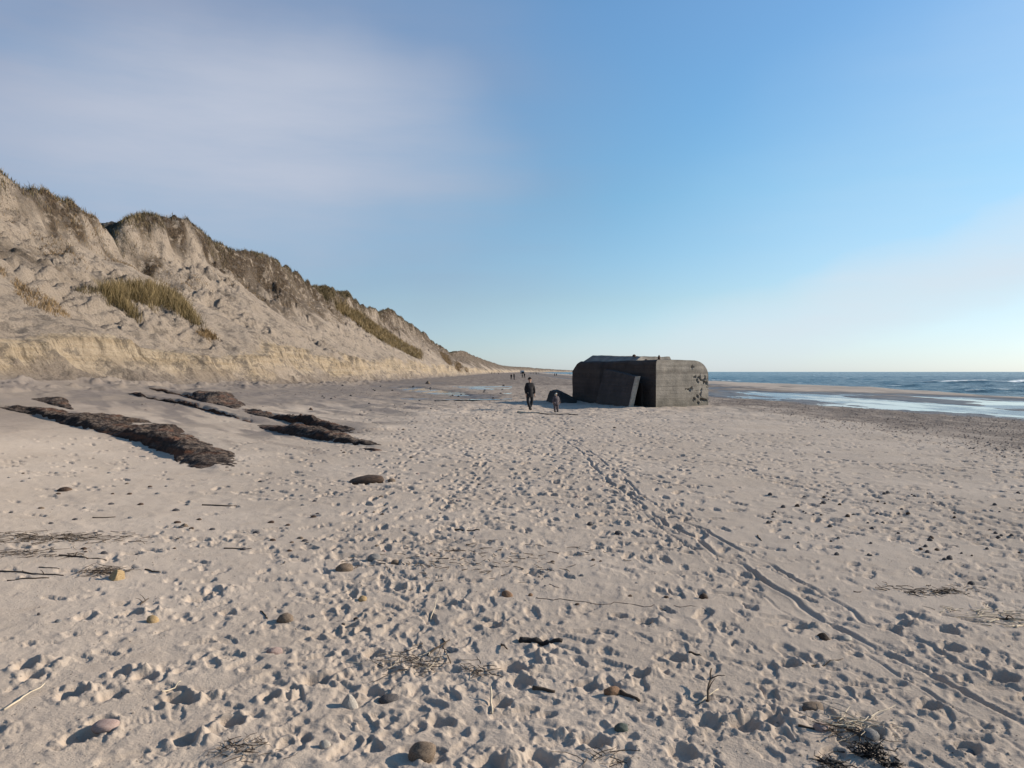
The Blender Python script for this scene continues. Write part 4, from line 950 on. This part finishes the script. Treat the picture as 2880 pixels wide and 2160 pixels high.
def stick(p1, p2, r, m, label, lift=0.0, group=None, name='driftwood_stick', cat='stick', lump=0.1, n=7, fork=False):
    a, b_ = hit(*p1), hit(*p2); pts = []
    for i in range(n):
        t_ = i / (n - 1); p = a.lerp(b_, t_); w_ = (b_ - a).length * 0.03
        p = p + Vector((random.uniform(-w_, w_), random.uniform(-w_, w_), 0)); p.z = float(gh([p.x], [p.y])[0]) + r * 0.5 + lift * t_
        pts.append(p)
    V, F = [], []; tube(V, F, pts, r, 6, 0.55, lump)
    if fork:
        for k in (2, 4):
            p = pts[k]; q = p + Vector((random.uniform(-.1, .1), random.uniform(-.08, .08), random.uniform(0.02, .06))); tube(V, F, [p, p.lerp(q, .5) + Vector((0, 0, 0.01)), q], r * 0.5, 5, 0.4)
    o_ = pts[0].copy(); o = mesh_obj(name, [v - o_ for v in V], F, m, smooth_=True, loc=o_); return tag(o, label, cat, group)
def c6(a, b_): return (a * 0.458, b_ * 0.458 + 1400)
def c7(a, b_): return (a * 0.458 + 900, b_ * 0.458 + 1400)
def c8(a, b_): return (a * 0.458 + 1880, b_ * 0.458 + 1400)
stick(c7(1230, 872), c7(1490, 892), 0.026, M_BURN, 'charred black piece of driftwood lying across the path', lump=0.3, n=12)
stick(c6(360, 360), c6(645, 382), 0.012, M_TWD, 'long thin dark stick above the ochre chunk at left', fork=True)
stick(c6(0, 455), c6(400, 480), 0.010, M_TWD, 'knotted dark stick running in from the left edge', fork=True)
stick(c6(50, 502), c6(300, 494), 0.010, M_TWD, 'straight dark stick just below the knotted one')
stick(c6(235, 432), c6(370, 438), 0.007, M_TWD, 'short dark stick above the knotted one')
stick(c6(1240, 46), c6(1455, 49), 0.014, M_TWD, 'straight dark stick lying flat on smooth sand in the left mid ground')
stick(c6(20, 1300), c6(275, 1175), 0.007, M_TWL, 'pale dry reed lying across prints at lower left', 0.03)
stick(c6(990, 1200), c6(1112, 1150), 0.006, M_TWL, 'short pale reed beside a ribbed shoe print', 0.02)
stick(c6(1375, 312), c6(1545, 318), 0.010, M_TWD, 'short dark stick left of the trampled path')
stick(c6(890, 440), c6(985, 450), 0.009, M_TWD, 'little dark stick right of the ochre chunk')
stick(c6(565, 122), c6(710, 118), 0.011, M_TWD, 'thin dark stick high on the smooth left sand')
stick(c6(860, 660), c6(915, 632), 0.007, M_TWD, 'forked dark twig above the yellow stone', 0.02, fork=True)
stick(c6(1600, 690), c6(1645, 745), 0.008, M_TWD, 'crooked dark twig near the split brown stone')
stick(c7(660, 972), c7(795, 908), 0.008, M_TWD, 'dark twig rising from the twig litter', 0.05)
stick(c7(680, 730), c7(725, 655), 0.005, M_TWL, 'curved pale straw standing up in the path', 0.08)
stick(c7(1053, 1325), c7(1047, 1205), 0.008, M_TWL, 'pale twig leaning over a deep footprint', 0.05)
stick(c7(1310, 1178), c7(1440, 1198), 0.016, M_TWD, 'stubby brown stick end below the central mound')
stick(c7(1840, 1210), c7(1965, 1255), 0.016, M_TWD, 'dark stick behind the orange chunk')
stick(c7(830, 197), c7(985, 203), 0.012, M_TWD, 'dark stick lying across the path in the mid ground')
stick(c7(750, 865), c7(800, 1042), 0.007, M_TWD, 'thin dark twig crossing the twig litter', 0.02)
stick(c7(1115, 900), c7(1150, 950), 0.008, M_TWD, 'dark twig above the central mound', 0.03)
stick(c8(240, 1262), c8(262, 1135), 0.010, M_TWD, 'forked twig standing up from a scuffed print', 0.10, fork=True)
stick(c8(170, 1262), c8(310, 1205), 0.006, M_TWL, 'pale twig beside the standing forked twig', 0.03)
stick(c8(820, 1030), c8(1085, 990), 0.005, M_TWD, 'thin twig with a curled end below the ruts')
stick(c8(800, 1410), c8(900, 1422), 0.008, M_TWD, 'dark twig left of the purplish stone')
stick(c8(125, 958), c8(200, 970), 0.010, M_TWD, 'short stub of dark stick left of the ruts')
stick(c8(545, 232), c8(570, 262), 0.010, M_TWD, 'short dark stick above the upper rut')
stick(c8(1960, 770), c8(2030, 750), 0.010, M_TWL, 'pale stick near the right edge')
stick(c8(2010, 742), c8(2180, 752), 0.012, M_TWD, 'dark branch near the right edge', fork=True)
stick(c8(2130, 800), c8(2180, 770), 0.009, M_TWL, 'pale stub at the right edge')
stick((1505, 1683), (2010, 1716), 0.0035, M_TWD, 'long thin cord stretched over the sand', n=24, cat='cord', name='thin_cord', lump=0.0)
stick((1455, 1160), (1520, 1164), 0.07, M_TWL, 'pale beached timber lying under the feet of the man', n=9, cat='timber', name='driftwood_log', lump=0.1)
stick((1520, 1164), (1625, 1168), 0.035, M_TWD, 'dark thin timber lying right of the pale one', n=9, cat='timber', name='driftwood_log', lump=0.1)
def tangle(name, px, py, rx, ry, n, r, m, label, cat, ln_=(0.05, 0.2), hup=0.05, curl=0.3):
    c_ = hit(px, py); sx_, sy_ = rx / 2150 * c_.y, ry / 2150 * c_.y * c_.y / CAM_H * 0.8; V, F = [], []
    for k in range(n):
        x, y = c_.x + random.gauss(0, sx_ * 0.75), c_.y + random.gauss(0, sy_ * 0.75); a = random.uniform(0, 6.28); L = random.uniform(*ln_)
        z0 = float(gh([x], [y])[0]) + random.uniform(0, hup) * random.random()
        pts = []; dz = random.uniform(-0.2, 0.45) * hup
        for i in range(4):
            t_ = i / 3; pts.append(Vector((x + math.cos(a) * L * t_, y + math.sin(a) * L * t_, z0 + r + dz * t_))); a += random.uniform(-curl, curl)
        tube(V, F, pts, r * random.uniform(0.4, 1.1), 4, 0.5)
    o_ = Vector((c_.x, c_.y, float(gh([c_.x], [c_.y])[0]))); o = mesh_obj(name, [v - o_ for v in V], F, m, loc=o_); return tag(o, label, cat, kind='stuff')
tangle('twig_litter', 1165, 1865, 70, 30, 80, 0.003, M_TWD, 'litter of dark broken twigs in the middle of the path', 'twigs')
tangle('twig_litter', 1160, 1870, 80, 34, 20, 0.0035, M_TWL, 'few pale straws among the dark twig litter', 'twigs')
tangle('twig_bundle', 2400, 2040, 45, 22, 45, 0.004, M_TWL, 'bundle of pale dry twigs beside the purplish stone', 'twigs', (0.08, 0.28), 0.06)
tangle('twig_bundle', 2385, 2060, 40, 28, 30, 0.005, M_TWD, 'dark twigs under the pale twig bundle', 'twigs', (0.06, 0.22), 0.04)
tangle('seaweed_clump', 2445, 2128, 30, 8, 150, 0.0045, M_BURN, 'black clump of dried seaweed at the bottom right', 'seaweed', (0.02, 0.055), 0.09, 0.9)
tangle('seaweed_clump', 2505, 2150, 14, 6, 30, 0.006, M_BURN, 'small black scrap of weed at the tail of the big clump', 'seaweed', (0.03, 0.08), 0.03, 0.9)
tangle('seaweed_clump', 2335, 2150, 16, 12, 40, 0.005, M_BURN, 'dark weed strands at the bottom edge left of the big clump', 'seaweed', (0.05, 0.12), 0.03, 0.5)
tangle('twig_litter', 110, 1515, 170, 14, 260, 0.004, M_TWD, 'wide mat of fine dark twigs and roots at the left edge', 'twigs', (0.06, 0.25), 0.03)
tangle('twig_litter', 80, 1560, 120, 12, 90, 0.004, M_TWD, 'looser dark twigs below the wide mat', 'twigs', (0.06, 0.2), 0.02)
tangle('twig_litter', 290, 1610, 45, 10, 90, 0.0045, M_TWD, 'dark twigs heaped round the ochre chunk', 'twigs', (0.05, 0.2), 0.05)
tangle('twig_litter', 1350, 1890, 30, 14, 26, 0.004, M_TWD, 'small spray of dark twigs left of the central mound', 'twigs', (0.06, 0.16), 0.05)
tangle('seaweed_clump', 2610, 1665, 95, 12, 80, 0.0045, M_TWD, 'loose line of dark weed on the sand at right', 'seaweed', (0.05, 0.14), 0.02, 0.6)
tangle('twig_litter', 1690, 2140, 50, 18, 22, 0.003, M_TWD, 'sparse twigs in rough sand at the bottom centre', 'twigs')
tangle('twig_litter', 690, 2110, 60, 20, 60, 0.003, M_TWD, 'dark fibrous twigs in rough sand at the bottom left', 'twigs', (0.03, 0.12), 0.03)
tangle('twig_litter', 2790, 1735, 90, 30, 70, 0.005, M_TWL, 'pale straws strewn near the right edge', 'twigs', (0.06, 0.18), 0.03)
tangle('twig_litter', 1330, 1580, 260, 50, 160, 0.005, M_TWD, 'thin scatter of short dark twigs along the path', 'twigs', (0.05, 0.16), 0.02)

# ------------------------------------------------------------------ people
def skin_mesh(name, joints, edges, m, parent, sub=1, root=0):
    me = bpy.data.meshes.new(name); me.from_pydata([j[0] for j in joints], edges, []); o = bpy.data.objects.new(name, me); COL.objects.link(o)
    sk = o.modifiers.new('skin', 'SKIN'); sk.use_smooth_shade = True
    for i, j in enumerate(joints):
        r_ = j[1]; me.skin_vertices[0].data[i].radius = (r_, r_) if not isinstance(r_, tuple) else r_
        me.skin_vertices[0].data[i].use_root = (i == root)
    o.modifiers.new('sub', 'SUBSURF').levels = sub; o.modifiers['sub'].render_levels = sub
    dg = bpy.context.evaluated_depsgraph_get(); dg.update(); m2 = bpy.data.meshes.new_from_object(o.evaluated_get(dg)); 
    o.modifiers.clear(); o.data = m2; m2.materials.clear(); m2.materials.append(m); m2.name = name; o.parent = parent
    m2.polygons.foreach_set('use_smooth', [True] * len(m2.polygons)); return o
def flat(name, c_, r=0.85, n=0.3):
    m, t, b = mat(name, r, 0.25); q = noise(t, 18, 4, 0.6, objco(t)); ln(t, mixc(t, q, tuple(v * (1 - n) for v in c_), tuple(v * (1 + n) for v in c_)), b.inputs['Base Color']); bump(t, b, q, 0.4, 0.02); return m
M_BLK = flat('black_cloth', (0.016, 0.015, 0.018)); M_TRS = flat('dark_trousers', (0.018, 0.019, 0.024)); M_SKN = flat('skin', (0.42, 0.27, 0.20), 0.6, 0.1)
M_SUIT = flat('grey_snowsuit', (0.085, 0.072, 0.080)); M_CREAM = flat('cream_hood', (0.70, 0.66, 0.58)); M_BOOT = flat('boot', (0.012, 0.011, 0.011)); M_HAIR = flat('hair', (0.02, 0.014, 0.011))
def person(name, loc, H, rz, label, legs, arms, mats, hood=False, hat=True, simple=False, bulk=1.0, cat='person', group=None, lean=0.0):
    """legs: ((knee dx, dy), (foot dx, dy)) per side in body units; arms: (elbow, hand) offsets; body faces -Y"""
    jk, tr, bt, skn, cap = mats; root = empty(name, loc, rz); tag(root, label, cat, group); k = H / 1.80 * 1.0
    S = lambda x, y, z: (x * k, y * k, z * k)
    pel = S(0, 0, 0.93); wst = S(0, 0.0, 1.08); chs = S(0, -0.01 + lean, 1.30); nck = S(0, -0.01 + lean, 1.50); hd1 = S(0.0, -0.02 + lean, 1.60); hd2 = S(0, -0.015 + lean, 1.72)
    J = [(pel, .105 * k), (wst, .10 * k), (chs, .12 * k), (nck, .055 * k), (hd1, .07 * k), (hd2, .085 * k)]; E = [(0, 1), (1, 2), (2, 3), (3, 4), (4, 5)]
    jj = [(pel, .155 * k * bulk), (wst, .16 * k * bulk), (chs, .165 * k * bulk), (nck, .075 * k)]; je = [(0, 1), (1, 2), (2, 3)]
    tt_ = [(S(0, 0, 0.95), .13 * k * bulk)]; te = []
    bts = []
    for s_, (kn, ft) in zip((-1, 1), legs):
        hip = S(s_ * 0.10, 0, 0.88); knee = S(s_ * 0.11 + kn[0], kn[1], 0.50); ank = S(s_ * 0.11 + ft[0], ft[1], 0.09 + ft[2]); toe = S(s_ * 0.13 + ft[0], ft[1] - 0.16, 0.045 + ft[2]); heel = S(s_ * 0.11 + ft[0], ft[1] + 0.05, 0.05 + ft[2])
        i = len(J); J += [(hip, .085 * k), (knee, .055 * k), (ank, .038 * k)]; E += [(0, i), (i, i + 1), (i + 1, i + 2)]
        i = len(tt_); tt_ += [(hip, .105 * k * bulk), (knee, .082 * k * bulk), (S(s_ * 0.11 + ft[0], ft[1], 0.14 + ft[2]), .068 * k * bulk)]; te += [(0, i), (i, i + 1), (i + 1, i + 2)]
        bts.append([(S(s_ * 0.11 + ft[0], ft[1], 0.20 + ft[2]), .058 * k * bulk), (ank, .055 * k), (heel, .05 * k), (toe, .042 * k)])
    for s_, (el, hn) in zip((-1, 1), arms):
        sh = S(s_ * 0.185, lean, 1.42); e_ = S(s_ * 0.24 + el[0], el[1] + lean, 1.15); h_ = S(s_ * 0.25 + hn[0], hn[1] + lean, 0.90 + hn[2])
        i = len(J); J += [(sh, .05 * k), (e_, .04 * k), (h_, .03 * k)]; E += [(2, i), (i, i + 1), (i + 1, i + 2)]
        if not simple:
            pm = (h_[0], h_[1], h_[2] - 0.07 * k); J.append((pm, (.038 * k, .018 * k))); w_ = len(J) - 1; E.append((i + 2, w_))
            for f in range(4):
                q1 = (pm[0] + 0.006 * k * s_, pm[1] + (f - 1.5) * 0.021 * k, pm[2] - 0.045 * k); L_ = (0.032, 0.042, 0.038, 0.028)[f] * k
                J += [(q1, .0095 * k), ((q1[0] - s_ * 0.01 * k, q1[1], q1[2] - L_), .008 * k)]; n0 = len(J) - 2; E += [(w_, n0), (n0, n0 + 1)]
            q1 = (h_[0], h_[1] - 0.035 * k, h_[2] - 0.045 * k); J += [(q1, .011 * k), ((q1[0], q1[1] - 0.018 * k, q1[2] - 0.035 * k), .009 * k)]; n0 = len(J) - 2; E += [(i + 2, n0), (n0, n0 + 1)]
        i = len(jj); jj += [(sh, .078 * k * bulk), (e_, .062 * k * bulk), ((h_[0], h_[1], h_[2] + 0.02 * k), .05 * k * bulk)]; je += [(2, i), (i, i + 1), (i + 1, i + 2)]
    body = skin_mesh('body', J, E, skn, root, 1 if simple else 2)
    jo = skin_mesh('jacket', jj, je, jk, root, 1)
    skin_mesh('trousers', tt_, te, tr, root, 1)
    for bj in bts: skin_mesh('boot', bj, [(0, 1), (1, 2), (1, 3)], bt, root, 1)
    if not simple:
        # skirt of the coat
        bm = bmesh.new(); n = 18; rings = []
        for (zz, rx_, ry_) in ((1.12, .17, .135), (0.98, .185, .145), (0.80, .195, .155), (0.72, .19, .15)):
            rings.append([bm.verts.new(S(rx_ * bulk * math.cos(2 * math.pi * i / n), ry_ * bulk * math.sin(2 * math.pi * i / n), zz + 0.012 * math.sin(i * 2.1))) for i in range(n)])
        for a_, b_ in zip(rings[:-1], rings[1:]):
            for i in range(n): bm.faces.new((a_[i], b_[i], b_[(i + 1) % n], a_[(i + 1) % n]))
        me = bpy.data.meshes.new('coat_skirt'); bm.to_mesh(me); bm.free(); me.materials.append(jk); me.polygons.foreach_set('use_smooth', [True] * len(me.polygons))
        o = bpy.data.objects.new('coat_skirt', me); COL.objects.link(o); o.parent = root
        # face: nose, ears, eyes
        for nm, pos, sc_, mm in (('nose', (0, -.105 + lean, 1.645), (.016, .024, .026), skn), ('ear', (-.083, -.01 + lean, 1.65), (.012, .024, .034), skn), ('ear', (.083, -.01 + lean, 1.65), (.012, .024, .034), skn),
                                 ('eye', (-.032, -.092 + lean, 1.675), (.013, .01, .008), M_HAIR), ('eye', (.032, -.092 + lean, 1.675), (.013, .01, .008), M_HAIR), ('mouth', (0, -.094 + lean, 1.595), (.026, .01, .006), SM['rust'])):
            bm = bmesh.new(); bmesh.ops.create_icosphere(bm, subdivisions=2, radius=1); me = bpy.data.meshes.new(nm); bm.to_mesh(me); bm.free(); me.materials.append(mm)
            o = bpy.data.objects.new(nm, me); COL.objects.link(o); o.parent = body; o.location = S(*pos); o.scale = [q * k for q in sc_]
    bm = bmesh.new(); bmesh.ops.create_uvsphere(bm, u_segments=18, v_segments=12, radius=1)
    if hood: bmesh.ops.delete(bm, geom=[v for v in bm.verts if v.co.y < -0.72 and v.co.z < 0.5], context='VERTS')
    else: bmesh.ops.delete(bm, geom=[v for v in bm.verts if v.co.z < (-0.45 if v.co.y > -0.1 else 0.05)], context='VERTS')
    if hood:
        for v in bm.verts:
            if v.co.z > 0.6: v.co.x *= 0.75; v.co.z *= 1.18
    me = bpy.data.meshes.new('hood' if hood else 'cap'); bm.to_mesh(me); bm.free(); me.materials.append(cap); me.polygons.foreach_set('use_smooth', [True] * len(me.polygons))
    o = bpy.data.objects.new('hood' if hood else 'cap', me); COL.objects.link(o); o.parent = body
    o.location = S(0, 0.0 + lean, 1.665); o.scale = (.125 * k, .13 * k, .145 * k) if hood else (.104 * k, .115 * k, .135 * k)
    return root
def gp(px, d): x = (px - 1440) / 2150 * d; return Vector((x, d, float(gh([x], [d], BASEZ)[0])))
def gpy(px, py):
    p = hit(px, py); return p
LW = (((-.03, -.06), (.03, -.10, 0)), ((.0, .02), (-.02, .16, .03)))
person('person', gpy(1490, 1154) , 1.78, R(22), 'man in a long black jacket and dark hat walking towards the child', (((-.02, -.04), (.06, -.12, 0)), ((.03, .02), (-.05, .10, 0))), (((-.02, .02), (.03, -.02, -.04)), ((.03, .02), (.03, 0, -.04))), (M_BLK, M_TRS, M_BOOT, M_SKN, M_HAIR), bulk=1.13)
person('person', gpy(1564, 1160), 0.98, R(25), 'small child in a grey snowsuit and pale hood facing the man', (((-.02, 0), (-.04, -.03, 0)), ((.02, 0), (.05, .03, 0))), (((-.05, 0), (-.09, -.04, 0.02)), ((.06, 0), (.12, -.02, 0.02))), (M_SUIT, M_SUIT, M_BOOT, M_SKN, M_CREAM), hood=True, bulk=1.65)
far = [(1438, 200, 1.62, 'left walker of the nearer distant pair in dark clothes', M_BLK, 1.1), (1446, 196, 1.75, 'right walker of the nearer distant pair in dark clothes', M_BLK, 1.2),
       (1469, 250, 1.5, 'smaller walker of the second distant pair', M_TRS, 1.1), (1475, 245, 1.7, 'taller walker of the second distant pair', M_BLK, 1.1),
       (1560, 420, 1.6, 'left of two distant walkers at the water edge', M_BLK, 1.3), (1565, 425, 1.6, 'right of two distant walkers at the water edge', M_BLK, 1.3),
       (1493, 880, 1.7, 'tiny far walker right of the parked van', M_BLK, 1.3), (1500, 860, 1.7, 'second tiny far walker right of the van', M_BLK, 1.3), (1507, 800, 1.8, 'darkest of the tiny far walkers', M_BLK, 1.5),
       (1509, 805, 1.7, 'tiny walker close behind the darkest one', M_BLK, 1.3), (1515, 830, 1.6, 'outermost tiny far walker', M_TRS, 1.3), (1603, 520, 1.5, 'lone tiny figure wading close to the bunker edge', M_TRS, 1.2),
       (1383, 640, 1.6, 'leftmost tiny figure at the far dune foot', M_BLK, 1.5), (1390, 640, 1.3, 'middle tiny figure at the far dune foot', M_BLK, 1.5), (1402, 600, 1.4, 'right tiny figure at the far dune foot', M_TRS, 1.2)]
for px, d_, H_, lab, mm, bk in far:
    lg = LW if random.random() < 0.6 else (((0, 0), (0, 0, 0)), ((0, 0), (0, 0, 0)))
    person('person', gp(px, d_), H_, R(random.uniform(-40, 200)), lab, lg, (((0, 0), (0, -.03, 0)), ((0, 0), (0, .03, 0))), (mm, M_TRS, M_BOOT, M_SKN, M_HAIR), simple=True, bulk=bk)

# ------------------------------------------------------------------ far van parked on the beach
M_VAN = flat('pale_van_paint', (0.55, 0.56, 0.58), 0.4, 0.05); M_GLS, t, b = mat('van_glass', 0.1, 0.5); b.inputs['Base Color'].default_value = (0.02, 0.025, 0.03, 1)
M_TYR = flat('tyre', (0.02, 0.02, 0.02))
vp = gp(1469, 690); van = empty('parked_van', vp, R(12)); tag(van, 'pale box van parked far away at the end of the beach', 'van')
def boxo(name, x0, x1, y0, y1, z0, z1, m, parent, bev=0.06):
    bm = bmesh.new(); bmesh.ops.create_cube(bm, size=1, matrix=Matrix.Translation(((x0 + x1) / 2, (y0 + y1) / 2, (z0 + z1) / 2)) @ Matrix.Diagonal((x1 - x0, y1 - y0, z1 - z0, 1)))
    bmesh.ops.bevel(bm, geom=bm.edges[:], offset=bev, segments=2, affect='EDGES'); me = bpy.data.meshes.new(name); bm.to_mesh(me); bm.free(); me.materials.append(m)
    o = bpy.data.objects.new(name, me); COL.objects.link(o); o.parent = parent; return o
boxo('cargo_box', -1.3, 1.3, -1.5, 3.5, 0.75, 3.1, M_VAN, van, 0.12); boxo('cab', -1.15, 1.15, -3.1, -1.52, 0.55, 2.2, M_TYR, van, 0.2)
boxo('windscreen', -0.95, 0.95, -3.14, -3.05, 1.4, 2.05, M_GLS, van, 0.02); boxo('bumper', -1.15, 1.15, -3.25, -3.12, 0.4, 0.75, M_TYR, van, 0.04)
for sx_ in (-1.1, 1.1):
    for yy in (-2.3, 2.3):
        bm = bmesh.new(); bmesh.ops.create_cone(bm, cap_ends=True, segments=20, radius1=0.42, radius2=0.42, depth=0.28, matrix=Matrix.Rotation(R(90), 4, 'Y'))
        me = bpy.data.meshes.new('wheel'); bm.to_mesh(me); bm.free(); me.materials.append(M_TYR); o = bpy.data.objects.new('wheel', me); COL.objects.link(o); o.parent = van; o.location = (sx_, yy, 0.42)
# marker post on the far dune top
pp = Vector((-45 - 0.0, 2150 * 45 / (1440 - 1396) , 0))
z_ = float(gh([pp.x], [pp.y])[0]); mk = empty('marker_post', (pp.x, pp.y, z_ - 0.2)); tag(mk, 'dark marker post with a broad head on the far dune top', 'post')
boxo('post', -0.35, 0.35, -0.35, 0.35, 0, 2.6, M_TYR, mk, 0.05); boxo('head_board', -1.1, 1.1, -0.3, 0.3, 2.6, 4.4, M_TYR, mk, 0.1)
